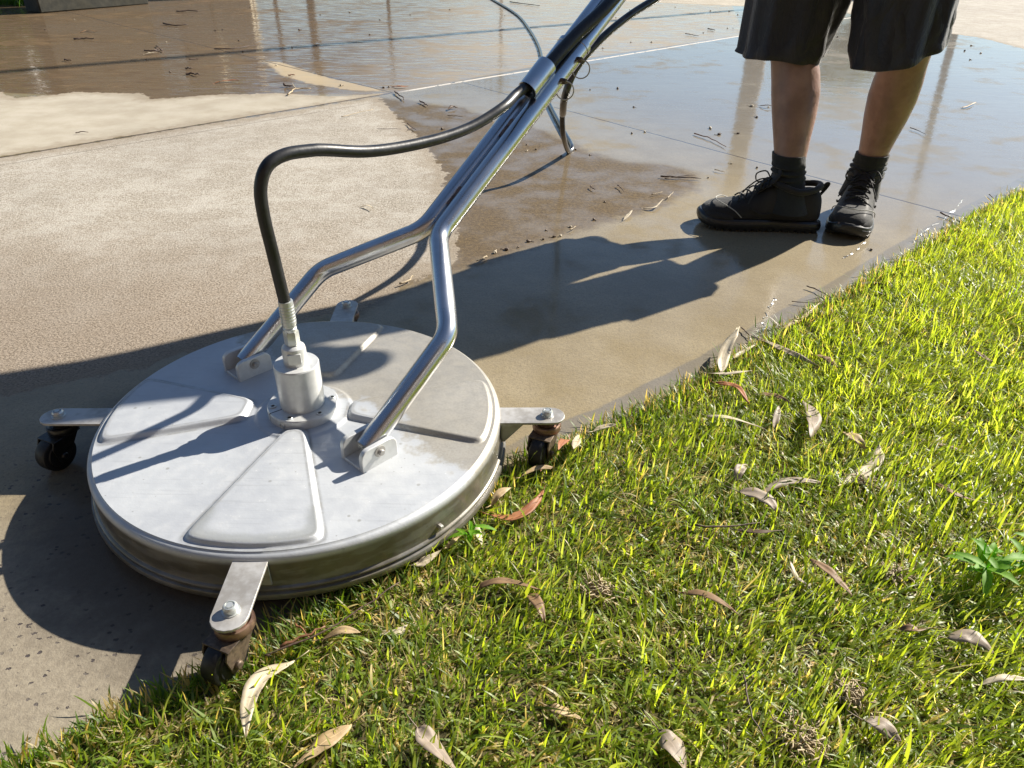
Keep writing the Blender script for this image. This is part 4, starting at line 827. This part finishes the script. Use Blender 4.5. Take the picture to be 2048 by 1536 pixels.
def build_body():
    m = MB()
    for an, kn, hp, f in ((anA, knA, hpA, fA), (anB, knB, hpB, fB)):
        f2 = (f*.6+facing*.4).normalized(); back = -f2
        pts = []; rr = []
        for t, r, off in [(-.10, (.040, .036), 0), (0, (.041, .034), .004), (.10, (.0400, .0350), .003), (.22, (.0420, .0385), .004), (.36, (.0490, .0465), .008), (.50, (.0570, .0560), .013), (.64, (.0625, .0620), .016), (.76, (.0620, .0610), .014), (.88, (.0585, .0565), .006), (1.0, (.060, .057), -.002)]:
            p = an+(kn-an)*t+back*off; pts.append(p); rr.append(r)
        for t, r in [(.12, (.063, .060)), (.35, (.071, .068)), (.6, (.079, .076)), (.85, (.085, .084)), (1.0, (.085, .088))]: pts.append(lerp(kn, hp, t)); rr.append(r)
        limb(m, pts, rr, f2, 28)
        # knee cap and foot
        m.lathe([(.001, -.034), (.022, -.026), (.030, 0), (.022, .026), (.001, .034)], c=kn+f2*.022, axis=(0, 0, 1), n=16)
        limb(m, [an-f*.045+Vector((0, 0, -.045)), an+Vector((0, 0, -.035)), an+f*.06+Vector((0, 0, -.045)), an+f*.13+Vector((0, 0, -.058)), an+f*.185+Vector((0, 0, -.066))], [(.025, .024), (.036, .032), (.030, .036), (.022, .040), (.014, .032)], Vector((0, 0, 1)), 16)
    pel = (hpA+hpB)/2; lat = (hpA-hpB).normalized(); ch = Vector((1.075, 1.228, 1.30))
    sp = [(pel+Vector((0, 0, -.07)), .11, .15), (pel+Vector((0, 0, .02)), .125, .175), (pel+Vector((0, 0, .12)), .115, .160), (lerp(pel, ch, .45), .110, .150), (lerp(pel, ch, .75), .122, .155), (ch, .122, .160), (ch+Vector((-.005, -.008, .09)), .095, .150), (ch+Vector((-.01, -.012, .135)), .065, .085), (ch+Vector((-.015, -.02, .17)), .055, .058), (ch+Vector((-.022, -.035, .23)), .055, .055)]
    m.loft([ring(c, a, b_, Vector((0, 0, 1)), facing, 28) for c, a, b_ in sp])
    # head
    hc = ch+Vector((-.045, -.075, .335)); T = Vector((0, 0, 1)); hr = []
    for z, a, b_, o in [(-.118, .030, .028, .035), (-.105, .052, .045, .022), (-.07, .078, .060, .006), (-.02, .094, .070, 0), (.03, .098, .075, -.004), (.07, .088, .068, -.006), (.10, .060, .050, -.006), (.115, .02, .018, -.006)]:
        hr.append(ring(hc+facing*o+Vector((0, 0, z)), a, b_, T, facing, 24))
    m.loft(hr)
    m.loft([ring(hc+facing*(.088+o)+Vector((0, 0, z)), a, b_, T, facing, 10) for z, a, b_, o in [(-.035, .010, .012, 0), (-.028, .022, .015, .004), (-.01, .016, .009, 0), (.015, .008, .006, -.003)]])
    m.loft([ring(hc+facing*.084+Vector((0, 0, z)), a, b_, T, facing, 12) for z, a, b_ in [(-.069, .006, .014), (-.064, .013, .022), (-.060, .008, .022), (-.056, .013, .021), (-.051, .006, .013)]])
    for s in (-1, 1):
        m.loft([ring(hc+rightv*(s*(.072+o))-facing*.008+Vector((0, 0, z)), a, .006, T, facing, 12) for z, a, o in [(-.035, .008, 0), (-.02, .014, .006), (.005, .018, .009), (.02, .013, .008), (.028, .005, .003)]])
    # arms and hands on the grips
    for s, grip in ((1, HP(-.100, 1.42)), (-1, HP(.105, 1.42))):
        sh = ch+rightv*(s*SHW[s])+Vector((-.005, -.01, .065)); el = ELB[s]; bar = hx; wr = grip+(el-grip).normalized()*.085+Vector((0, 0, .012))
        pts = [ch+rightv*(s*.13)+Vector((0, 0, .07)), sh, lerp(sh, el, .3), lerp(sh, el, .7), el, lerp(el, wr, .25), lerp(el, wr, .65), wr]
        limb(m, pts, [.055, .056, .050, .044, .041, .044, .034, (.028, .021)], rightv, 20)
        d = (grip-wr).normalized(); up = (Vector((0, 0, 1))-d*d.z).normalized()
        pc = wr+d*.045+up*.006
        limb(m, [wr, wr+d*.03+up*.004, pc+d*.015+up*.008, pc+d*.035+up*.010], [(.028, .020), (.038, .016), (.042, .015), (.040, .012)], bar, 18)
        for j, (off, ln) in enumerate([(-.030, .92), (-.010, 1.0), (.010, .97), (.030, .82)]):
            b0 = pc+d*.030+up*.010+bar*off*s; fp = [b0]; cen = grip+bar*((b0-grip).dot(bar)); rad0 = .027
            a0 = math.atan2((b0-cen).dot(up), (b0-cen).dot(d))
            for q in range(1, 6): a = a0-q*.62*ln; fp.append(cen+d*(rad0*math.cos(a))+up*(rad0*math.sin(a))+bar*0)
            limb(m, fp, [.0098, .0094, .0090, .0086, .0080, .0066], bar, 12)
        tb = wr+d*.028-bar*(.036*s); limb(m, [tb, tb+d*.022-up*.014, grip-up*.027-bar*(.034*s)-d*.004, grip-up*.028-bar*(.020*s)+d*.016], [.013, .0115, .0102, .0075], up, 12)
    me = bpy.data.meshes.new('body'); me.from_pydata([tuple(Vector(p)-PO) for p in m.v], [], m.f)
    bm = bmesh.new(); bm.from_mesh(me); bmesh.ops.recalc_face_normals(bm, faces=bm.faces); bm.to_mesh(me); bm.free()
    t = bpy.data.objects.new('tmp', me); COL.objects.link(t); md = t.modifiers.new('r', 'REMESH'); md.mode = 'VOXEL'; md.voxel_size = .0055; md.use_smooth_shade = True
    s = t.modifiers.new('s', 'SMOOTH'); s.factor = .5; s.iterations = 4
    ev = t.evaluated_get(bpy.context.evaluated_depsgraph_get()); me2 = bpy.data.meshes.new_from_object(ev); bpy.data.objects.remove(t); me2.name = 'body'
    o = link('body', me2, None, person); me2.materials.clear(); me2.materials.append(SKIN); finish(o, True, None)
    return ch, hc, pel
CH, HC, PEL = build_body()
def pbuild(m, name, mat, parent=None, ang=40, **k):
    """person parts are modelled in world space, then stored relative to the person"""
    m.v = [tuple(Vector(p)-PO) for p in m.v]; return m.build(name, mat, parent or person, ang=ang, **k)
# shorts
def shorts():
    m = MB(); T = Vector((0, 0, 1)); n = 96
    def fold(t, z, amp, seed):
        return amp*1.35*(.40*math.sin(5*t+seed+z*14)+.35*math.sin(9*t-seed*2+z*27)+.5*mnoise.noise(Vector((math.cos(t)*3.5+seed, math.sin(t)*3.5, z*26)))+.5*(mnoise.noise(Vector((math.cos(t)*1.6+seed, math.sin(t)*1.6, z*9)))))
    def leg(cx, top, hem, tilt, seed, r0):
        rings = []; K = 26
        for i in range(K+1):
            t = i/K; c = lerp(cx, top, t); c.z = 0; z0 = hem+(top.z-hem)*t; rg = []
            rx = r0[0]*(1-t)+.118*t; ry = r0[1]*(1-t)+.098*t; flare = 1+.05*(1-t)**4
            for k in range(n):
                a = 2*math.pi*k/n; dx = Vector((math.cos(a), math.sin(a), 0)); f = fold(a, z0, .0070*(1-.3*t)+.004*(1-t), seed)
                zz_ = z0+(1-t)*(tilt[0]*math.cos(a)+tilt[1]*math.sin(a)+.004*math.sin(3*a+seed))
                rg.append(Vector((c.x+dx.x*(rx*flare+f), c.y+dx.y*(ry*flare+f), zz_)))
            rings.append(rg)
        # hem fold: turn the cloth inward and up for real thickness
        h = rings[0]; cc = sum(h, Vector())/n
        inner = [p+(cc-p).normalized()*.004 for p in h]; inner2 = [p+Vector((0, 0, .16))+(cc+Vector((0, 0, .16))-p-Vector((0, 0, .16))).normalized()*.002 for p in inner]
        lip = [p+(cc-p).normalized()*.002+Vector((0, 0, -.002)) for p in h]
        m.loft([inner2, inner, lip]+rings, caps=False)
        st = [[p+(p-cc).normalized()*.0012+Vector((0, 0, .020)) for p in h]]
    leg(Vector((1.030, 1.225, .45)), Vector((1.100, 1.235, .74)), .424, (-.002, .004), 1.3, (.106, .104))
    leg(Vector((1.280, 1.100, .45)), Vector((1.260, 1.135, .74)), .446, (.034, .004), 4.1, (.103, .094))
    pel = [(.73, .115, .185), (.78, .130, .192), (.84, .134, .190), (.92, .132, .184), (.98, .125, .175), (1.0, .122, .172)]
    rings = []
    for z, a, b_ in pel:
        c = lerp((PEL.x, PEL.y, z), (CH.x, CH.y, z), max(0, (z-.86)/.6)); rg = ring(c, a, b_, T, facing, n)
        rings.append([p+(p-c).normalized()*fold(2*math.pi*k/n, z, .004, 7) for k, p in enumerate(rg)])
    # join at the crotch: closed bottom
    m.loft([[p*.0+lerp(sum(rings[0], Vector())/n, p, .5)+Vector((0, 0, -.03)) for p in rings[0]]]+rings)
    o = pbuild(m, 'shorts', SHORT, ang=60)
    # belt loop-side seams: raised stitched line down the outer side of each leg
    return o
shorts()
def shirt():
    m = MB(); T = Vector((0, 0, 1)); rings = []
    for z, a, b_ in [(.93, .142, .190), (.98, .142, .188), (1.08, .136, .180), (1.18, .140, .168), (1.28, .146, .172), (1.34, .140, .176), (1.39, .115, .168), (1.425, .085, .125), (1.445, .066, .075)]:
        c = lerp((PEL.x, PEL.y, z), (CH.x, CH.y, z), min(1, max(0, (z-.86)/.45))); rg = ring(c, a, b_, T, facing, 64)
        rings.append([p+(p-c).normalized()*.005*mnoise.noise(Vector((p.x*14, p.y*14, z*8))) for p in rg])
    m.loft(rings, caps=False)
    for s in (1, -1):
        grip = HP(-.10*s, 1.42); sh = CH+rightv*(s*SHW[s])+Vector((-.005, -.01, .065)); el = ELB[s]
        limb(m, [CH+rightv*(s*.11)+Vector((0, 0, .065)), sh, lerp(sh, el, .35), lerp(sh, el, .75)], [.070, .060, .056, .058], rightv, 24)
    pbuild(m, 'shirt', SHIRT, ang=60)
shirt()
m = MB(); m.loft([ring(HC-facing*.012+Vector((0, 0, z)), a, b_, Vector((0, 0, 1)), facing, 28) for z, a, b_ in [(-.03, .080, .076), (.0, .100, .081), (.045, .106, .083), (.085, .094, .074), (.112, .064, .052), (.127, .015, .012)]])
pbuild(m, 'hair', HAIR)
# socks
def sock(an, kn, f, top, seed, fold_z):
    m = MB(); ax = (kn-an); n = 48; rings = []; K = 34; f2 = (f*.6+facing*.4).normalized()
    z0 = .055
    for i in range(K+1):
        t = i/K; z = z0+(top-z0)*t; u = (z-an.z)/ax.z; c = an+ax*u; base = .0445 if z > .12 else .0445+.010*(.12-z)/.06
        wob = .0022*math.sin((z-fold_z)*420)*math.exp(-((z-fold_z)/.018)**2)*2.2
        rg = []
        for k in range(n):
            a = 2*math.pi*k/n; r = base+wob*(1+.6*math.sin(2*a+seed))+.0008*math.sin(a*24)*(1 if z > fold_z+.02 else .3)
            rg.append(Vector((c.x+r*math.cos(a), c.y+r*1.0*math.sin(a), z)))
        rings.append(rg)
    top_in = [p+(Vector((c.x, c.y, p.z))-p).normalized()*.004+Vector((0, 0, .0005)) for p in rings[-1]]; low_in = [p-Vector((0, 0, .02)) for p in top_in]
    m.loft(rings+[top_in, low_in], caps=False); return pbuild(m, 'sock', SOCK, ang=60)
sock(anA, knA, fA, .196, 0, .150); sock(anB, knB, fB, .183, 2, .140)
# shoes
def shoe(an, f, seed, lab=None):
    S = Vector((0, 0, 1)).cross(f)            # lateral
    o0 = Vector((an.x, an.y, 0))
    def W(a, b_, c): return o0+f*(a*1.03)+S*(b_*1.13)+Vector((0, 0, c*(1.12 if a > .06 else 1.12-.06*(1-max(0, a)/.06))))
    sec = [  # along, halfwidth bottom, height low, height top, top halfwidth factor
     (-.092, .018, .030, .070), (-.084, .031, .026, .100), (-.068, .037, .024, .112), (-.040, .039, .023, .108), (-.010, .039, .022, .107), (.020, .040, .022, .112), (.045, .042, .022, .108), (.070, .045, .022, .095), (.100, .048, .022, .080), (.130, .050, .022, .069), (.155, .0505, .023, .064), (.180, .049, .024, .062), (.200, .044, .026, .057), (.214, .035, .028, .048), (.221, .022, .031, .040)]
    n = 40; rings = []
    for x, hw, z0, z1 in sec:
        rg = []
        for k in range(n):
            t = 2*math.pi*k/n; cc, ss = math.cos(t), math.sin(t); zz_ = (z0+z1)/2+(z1-z0)/2*math.copysign(abs(ss)**.75, ss); up = max(0, (zz_-z0)/(z1-z0+1e-6))
            taper = 1-(.42 if x < .12 else .30)*up**1.6
            yy = hw*taper*math.copysign(abs(cc)**.6, cc); wr_ = .0016*mnoise.noise(Vector((x*60+seed, yy*60, zz_*60)))
            rg.append(W(x, yy*(1+wr_*10), zz_+wr_*.6))
        rings.append(rg)
    up = MB(); up.loft(rings); shoe_o = pbuild(up, 'shoe', SHOE, ang=60); 
    md = shoe_o.modifiers.new('sub', 'SUBSURF'); md.levels = 1; md.render_levels = 1
    # padded collar
    c = MB(); col = []
    for k in range(33):
        t = 2*math.pi*k/32; col.append(W(-.018+.060*math.cos(t)*(1 if math.cos(t) < 0 else 1.05), .038*math.sin(t), .108+.010*max(0, math.cos(t))+.010*max(0, -math.cos(t))**2))
    c.tube(col, .0085, 12); pbuild(c, 'collar', SHOE, shoe_o)
    # tongue
    tg = MB(); rings2 = []
    for x, z, hw in [(.085, .090, .020), (.062, .108, .023), (.046, .122, .025), (.036, .138, .024), (.031, .147, .018)]: rings2.append([W(x+.004*math.cos(t), hw*math.sin(t), z+.005*math.cos(t)) for t in [2*math.pi*k/16 for k in range(16)]])
    tg.loft(rings2); pbuild(tg, 'tongue', SHOE, shoe_o)
    # heel loop
    hl = MB(); hl.tube(catmull([W(-.080, 0, .088), W(-.092, 0, .106), W(-.099, 0, .121), W(-.092, 0, .121), W(-.082, 0, .104)], 5), .0040, 10); pbuild(hl, 'heel_tab', SHOE, shoe_o)
    # laces
    lc = MB()
    for i in range(5):
        x = .128-.017*i; z = .0745+.0088*i+(.0016*i*i*.25)
        for s in (-1, 1): lc.tube(catmull([W(x+.004, -.026*s, z-.006), W(x-.002, -.010*s, z+.0045), W(x-.008, .010*s, z+.0075), W(x-.013, .026*s, z+.002)], 4), .0022, 7)
    for s in (-1, 1):
        lc.tube(catmull([W(.052, .004*s, .122), W(.062, .026*s, .132), W(.082, .040*s, .120), W(.078, .030*s, .104), W(.056, .008*s, .118)], 6), .0020, 7)
        lc.tube(catmull([W(.052, .004*s, .122), W(.078, .018*s, .112), W(.100, .036*s, .086), W(.108, .044*s, .070)], 5), .0020, 7)
    pbuild(lc, 'laces', LACE, shoe_o)
    # toe bumper + piping
    tc = MB(); cr = []
    for x, hw, z0, z1 in [(.140, .0515, .020, .045), (.165, .0525, .020, .051), (.188, .0495, .020, .052), (.206, .0425, .021, .048), (.218, .032, .022, .040), (.2245, .016, .024, .034)]:
        rg = []
        for k in range(n):
            t = 2*math.pi*k/n; cc, ss = math.cos(t), math.sin(t); zz_ = (z0+z1)/2+(z1-z0)/2*math.copysign(abs(ss)**.7, ss); q = max(0, (zz_-z0)/(z1-z0)); rg.append(W(x, hw*(1-.20*q**2)*math.copysign(abs(cc)**.55, cc), zz_))
        cr.append(rg)
    tc.loft(cr); t_o = pbuild(tc, 'toe_cap', CAPM, shoe_o, ang=60); 
    pp = MB(); pp.tube(catmull([W(.120, .050, .036), W(.140, .0475, .052), W(.165, .036, .0625), W(.182, .016, .0655), W(.186, 0, .066), W(.182, -.016, .0655), W(.165, -.036, .0625), W(.140, -.0475, .052), W(.120, -.050, .036)], 6), .0013, 8); pbuild(pp, 'piping', PIPE, shoe_o)
    # sole with tread
    out = []
    for x, hw in [(-.098, .012), (-.094, .026), (-.080, .036), (-.05, .040), (-.01, .0385), (.03, .040), (.07, .045), (.11, .0505), (.15, .053), (.185, .051), (.208, .043), (.222, .030), (.229, .012)]: out.append((x, hw))
    pl = [(x, hw) for x, hw in out]+[(x, -hw) for x, hw in out[::-1]]; K = len(pl)
    so2 = MB(); lay = []
    for z, e in [(.004, -.002), (.010, .001), (.018, .0015), (.026, -.0005), (.030, -.005)]:
        lay.append([W(x+(e if x > 0 else -e), hw+(e if hw > 0 else -e), z+(.012*max(0, (x-.16)/.07)**2 if x > .16 else 0)) for x, hw in pl])
    so2.loft(lay)
    for i in range(15):
        x = -.080+.0195*i; hw = np.interp(x, [q[0] for q in out], [q[1] for q in out])
        for s in (-1, 1): so2.box(W(x, s*(hw-.010), .004+(.012*max(0, (x-.16)/.07)**2 if x > .16 else 0)), (.012, .020, .008), X=f, Y=S)
    so2.tube(catmull([W(x, hw+.0010, .0185+(.012*max(0, (x-.16)/.07)**2 if x > .16 else 0)) for x, hw in pl[:K//2]], 4), .0014, 6)
    pbuild(so2, 'sole', SOLE, shoe_o, ang=35, bevel=.0008)
    # side panels
    sp_ = MB()
    for s in (-1, 1): sp_.tube(catmull([W(-.05, .0395*s, .050), W(-.01, .0375*s, .070), W(.03, .0385*s, .052), (W(.07, .0440*s, .046)), W(.10, .045*s, .058)], 6), .0022, 7)
    pbuild(sp_, 'overlay', CAPM, shoe_o)
shoe(anA, fA, 1); shoe(anB, fB, 5)

# ================================================================== BACKGROUND (seen mirrored in the wet concrete)
def wallmat(name, c1, c2, bs=(8, 2)):
    m, nt, b = newmat(name); v = objc(nt); br = N(nt, 'ShaderNodeTexBrick'); br.inputs['Scale'].default_value = 4.3; br.inputs['Color1'].default_value = (*c1, 1); br.inputs['Color2'].default_value = (*c2, 1); br.inputs['Mortar'].default_value = (.22, .2, .17, 1); br.inputs['Mortar Size'].default_value = .012
    mp = N(nt, 'ShaderNodeMapping'); mp.inputs['Rotation'].default_value = (rad(90), 0, 0); L(nt, v, mp.inputs[0]); L(nt, mp.outputs[0], br.inputs[0])
    L(nt, mixc(nt, mapr(nt, noise(nt, v, 30), .3, .7, 0, .5), br.outputs[0], tuple(x*.6 for x in c1)), b.inputs['Base Color']); b.inputs['Roughness'].default_value = .9; L(nt, bump(nt, noise(nt, v, 80), .5, .004), b.inputs['Normal']); return m
BRK = wallmat('brown_brick', (.16, .10, .065), (.11, .07, .045)); CRM = simple('cream_render', (.60, .52, .38), .9, 0, 40, .12, .3, .003); TIM = simple('dark_timber', (.07, .05, .035), .8, 0, 30, .4, .5, .003); FEN = simple('painted_steel_fence', (.05, .055, .06), .5, .3, 30, .2, .2, .002)
def wall_between(name, mat, p, q, h, th, label, cat, cap=True):
    a = at(*p); b_ = at(*q); d = (b_-a); Ln = d.length; d.normalize(); nrm = Vector((-d.y, d.x, 0)); c = (a+b_)/2; r = empty(name, (c.x, c.y, 0), label, cat)
    m = MB(); m.box(nrm*(th/2)+Vector((0, 0, h/2)), (Ln, th, h), X=d, Y=nrm); m.build('wall', mat, r, bevel=.01)
    if cap: m = MB(); m.box(nrm*(th/2)+Vector((0, 0, h+.03)), (Ln+.06, th+.08, .06), X=d, Y=nrm); m.build('coping', mat, r, bevel=.01)
    return r
MOSS = simple('mossy_render', (.050, .046, .032), .9, 0, 18, .5, .6, .006, col2=(.022, .022, .016))
wall_between('garden_wall', MOSS, (82, 27), (298, 8), 2.0, .22, 'dark mossy garden wall standing at the top left beyond the puddle', 'wall')
# low shrub and grass at far left
def ray(px, Yv):
    v = Rv*((px-1024)/FPX)+Uv*(768/FPX)+Fv; t = (Yv-CAM.y)/v.y; return CAM.x+v.x*t
def leafcloud(name, c, rad_, n, sz, mat, parent, squash=1.0):
    r = rng.random(n)**.45; u = rng.normal(0, 1, (n, 3)); u /= np.linalg.norm(u, axis=1)[:, None]; lob = 1+.35*np.sin(u[:, 0]*5+c[0])*np.cos(u[:, 1]*4+c[1])+.2*np.sin(u[:, 2]*7)
    P = u*(r*lob)[:, None]*np.array(rad_)[None]; a = rng.normal(0, 1, (n, 3)); a /= np.linalg.norm(a, axis=1)[:, None]; b_ = np.cross(a, rng.normal(0, 1, (n, 3))); b_ /= np.linalg.norm(b_, axis=1)[:, None]
    s = sz*(.6+.8*rng.random(n))[:, None]; V = np.stack([P-a*s, P+b_*s*.3, P+a*s, P-b_*s*.3], 1).reshape(-1, 3)+np.array(c)
    Qf = np.arange(4*n).reshape(n, 4); t = np.repeat(rng.random(n), 4)[:, None]; tint = np.array([.035, .055, .016])*(1-t)+np.array([.075, .095, .030])*t
    o = arrmesh(name, V, [Qf], mat, dict(tint=tint), False); o.parent = parent; return o
TGM = grass_mat('tree_leaf', .3)
BARK = simple('gum_bark', (.30, .24, .18), .85, 0, 12, .5, .8, .02, col2=(.16, .12, .09))
def tree(x, y, h, cr, label, n=7000, trunk_r=.18, low=.45):
    r = empty('gum_tree', (x, y, 0), label, 'tree', 'trees beyond the driveway'); m = MB(); top = Vector((random.uniform(-.4, .4), random.uniform(-.4, .4), h*.8))
    m.tube(catmull([(0, 0, -.1), (.05, .05, h*.25), (top.x*.5, top.y*.5, h*.5), tuple(top)], 5), [trunk_r*(1-.7*i/15) for i in range(16)], 12)
    for k in range(7):
        a = k*2.4; z = h*(low+.05*k); e = Vector((math.cos(a)*cr*.7, math.sin(a)*cr*.7, z+h*.18)); m.tube(catmull([(top.x*z/h, top.y*z/h, z*.9), ((e.x)*.5, e.y*.5, z+h*.05), tuple(e)], 4), [trunk_r*.4*(1-.8*i/8) for i in range(9)], 7)
    m.build('trunk', BARK, r); leafcloud('crown', (0, 0, h*(low+.28)), (cr, cr, h*.34), n, .11, TGM, r)
tree(-10.2, 12.5, 4.6, 3.0, 'dense bushy gum tree at the far left behind the brick pier', 12000)
tree(-6.8, 15.0, 3.3, 1.5, 'rounded low gum tree behind the cream house', 6000)
tree(11.5, 26.0, 4.2, 2.0, 'small far gum tree beyond the driveway at the right', 5000)
tree(-12.5, -1.5, 6.0, 3.0, 'spreading gum tree beside the photographer at the left', 9000, low=.4)
def post(name, x, y, h, r, mat, label, cat, lean=(0, 0), group=None):
    rt = empty(name, (x, y, 0), label, cat, group); m = MB(); m.tube([(0, 0, -.05), (lean[0]*.5, lean[1]*.5, h*.5), (lean[0], lean[1], h)], [r*1.05, r, r*.92], 16); m.build('shaft', mat, rt)
    c = MB(); c.tube([(lean[0], lean[1], h-.01), (lean[0], lean[1], h+.05)], r*1.1, 16); c.build('cap', mat, rt); b_ = MB(); b_.lathe([(r*1.9, 0), (r*1.9, .03), (r*1.1, .05)], n=20); b_.build('base_plate', mat, rt); return rt
WHT = simple('white_paint', (.8, .8, .78), .4, 0, 40, .1, .1, .001)
post('light_pole', 6.15, 9.85, 8.8, .048, FEN, 'tall thin dark pole far beyond the driveway whose shadow stripes the slabs', 'pole', lean=(.30, -.46))
post('timber_pole', 4.42, 12.6, 7.2, .17, BARK, 'thick pale timber pole beyond the driveway behind the person', 'pole')
post('fence_post', -2.62, 10.6, 2.75, .055, FEN, 'dark steel post in front of the fence mirrored in the pale puddle', 'post')
post('verandah_post', -4.85, 9.0, 3.1, .19, TIM, 'thick dark timber post mirrored at the left of the puddle', 'post')
post('white_pole', -5.88, 9.0, 2.6, .035, WHT, 'thin white pole mirrored at the far left of the puddle', 'pole')
fr = empty('mesh_fence', (-1.7, 12.0, 0), 'dark steel fence with a mesh top band behind the driveway', 'fence')
m = MB()
for k in range(37): m.box((-1.8+.10*k, 0, 1.52), (.012, .012, .40))
m.build('pickets', FEN, fr)
for z in (1.32, 1.44, 1.56, 1.72): m = MB(); m.box((.0, .0225, z), (3.8, .018, .028)); m.build('rail', FEN, fr)
for k in range(3): m = MB(); m.box((-1.85+1.8*k, .06, .88), (.05, .05, 1.76)); m.build('post', FEN, fr)
hs_ = empty('house', (-4.75, 11.7, 0), 'cream rendered house with a dark door beyond the driveway', 'house')
m = MB(); m.box((-.38, .1, .90), (1.30, .25, 1.80)); m.box((.60, .14, .75), (.62, .25, 1.50)); m.build('wall', CRM, hs_)
m = MB(); m.box((-2.3, .2, .88), (2.5, .1, 1.76)); dr = m.build('garage_door', TIM, hs_); m = MB(); m.box((-2.3, .12, .9), (.2, .03, .03)); m.build('handle', FEN, dr)
m = MB(); m.box((-.5, -.04, 1.4), (.6, .03, .8)); wo = m.build('window', FEN, hs_); m = MB(); m.box((-.5, -.06, 1.4), (.5, .012, .7)); m.build('pane', STEEL, wo)
# unseen brick house added behind the camera to cut the sky fill
hb = empty('sky_blocker_house', (0, -4.6, 0), 'unseen brown brick house added behind the camera to block sky light', 'house')
m = MB(); m.box((0, -.15, 2.7), (17, .3, 5.4)); m.build('wall', BRK, hb)
m = MB(); m.box((0, .15, 5.48), (18, 1.5, .16)); m.build('roof', TIM, hb)
for x0, z0 in ((-5.5, 1.5), (-1.8, 1.5), (5.2, 1.5), (-5.5, 4.0), (0, 4.0), (5.2, 4.0)):
    m = MB(); m.box((x0, .03, z0), (1.7, .08, 1.2)); wo = m.build('window', WHT, hb); m = MB(); m.box((x0, .075, z0), (1.55, .02, 1.05)); m.build('pane', HOLE, wo)
m = MB(); m.box((2.2, .03, 1.05), (.95, .07, 2.1)); m.build('door', TIM, hb)
# shrubs in the top left corner
c = at(35, 6); rt = empty('shrub', (c.x-.25, c.y+.32, 0), 'leafy green shrub in the top left corner beside the brick pier', 'shrub'); m = MB(); m.tube([(0, 0, 0), (0, .05, .25)], .03, 8); m.build('stem', TW, rt)
leafcloud('foliage', (0, 0, .22), (.75, .45, .30), 9000, .030, GM, rt)
n = 1500; q = np.c_[rng.normal(c.x-.35, .35, n), rng.normal(c.y-.12, .10, n)]; u = rng.random(n)[:, None]
o = blades('grass', q[:, 0], q[:, 1], .05+.09*rng.random(n), .006+.004*rng.random(n), rng.uniform(0, 6.28, n), np.abs(rng.normal(.3, .3, n)), rng.normal(.5, .4, n), np.array([.03, .08, .012])*(1-u)+np.array([.08, .16, .02])*u)
tag(o, 'long green grass tuft at the foot of the corner shrub', 'grass', kind='stuff')
# thin run of white foam at the lawn edge
FOAM = simple('water_foam', (.75, .75, .72), .25, 0, 300, .2, .5, .0008, coat=.6)
def foam(px, w_, label):
    P = catmull([at(a, b_, .0) for a, b_ in px], 40); m = MB(); o0 = Vector(P[0]); n = len(P); run = []; sd0 = random.uniform(0, 99)
    def flush(run):
        if len(run) > 2:
            rings = [[c+S*(w*.5)+Vector((0, 0, .0004)), c+Vector((0, 0, .0014)), c-S*(w*.5)+Vector((0, 0, .0004)), c+Vector((0, 0, .0001))] for c, S, w in run]; m.loft(rings)
    for i in range(n-1):
        T = (P[i+1]-P[i]).normalized(); S = Vector((-T.y, T.x, 0)); w = w_*(mnoise.noise(Vector((i*.11, sd0, 0)))+.28)*(1+.6*mnoise.noise(Vector((i*.9, sd0, 4))))
        c = P[i]-o0+S*(w_*1.6*mnoise.noise(Vector((i*.16, sd0, 9))))
        if w > .0002: run.append((c, S, w))
        else: flush(run); run = []
    flush(run)
    tag(m.build('foam_line', FOAM, None, loc=o0), label, 'foam', 'streaks of foam on the wet concrete')
foam([(1686, 517), (1702, 508), (1731, 484)], .006, 'short streak of white foam just below the front shoe')
foam([(1519, 676), (1528, 650), (1537, 618), (1551, 597)], .006, 'white foam line on the wet concrete beside the lawn corner')
foam([(1925, 398), (1900, 430), (1860, 456), (1830, 478)], .007, 'white foam trail along the lawn edge at the end of the thin joint')
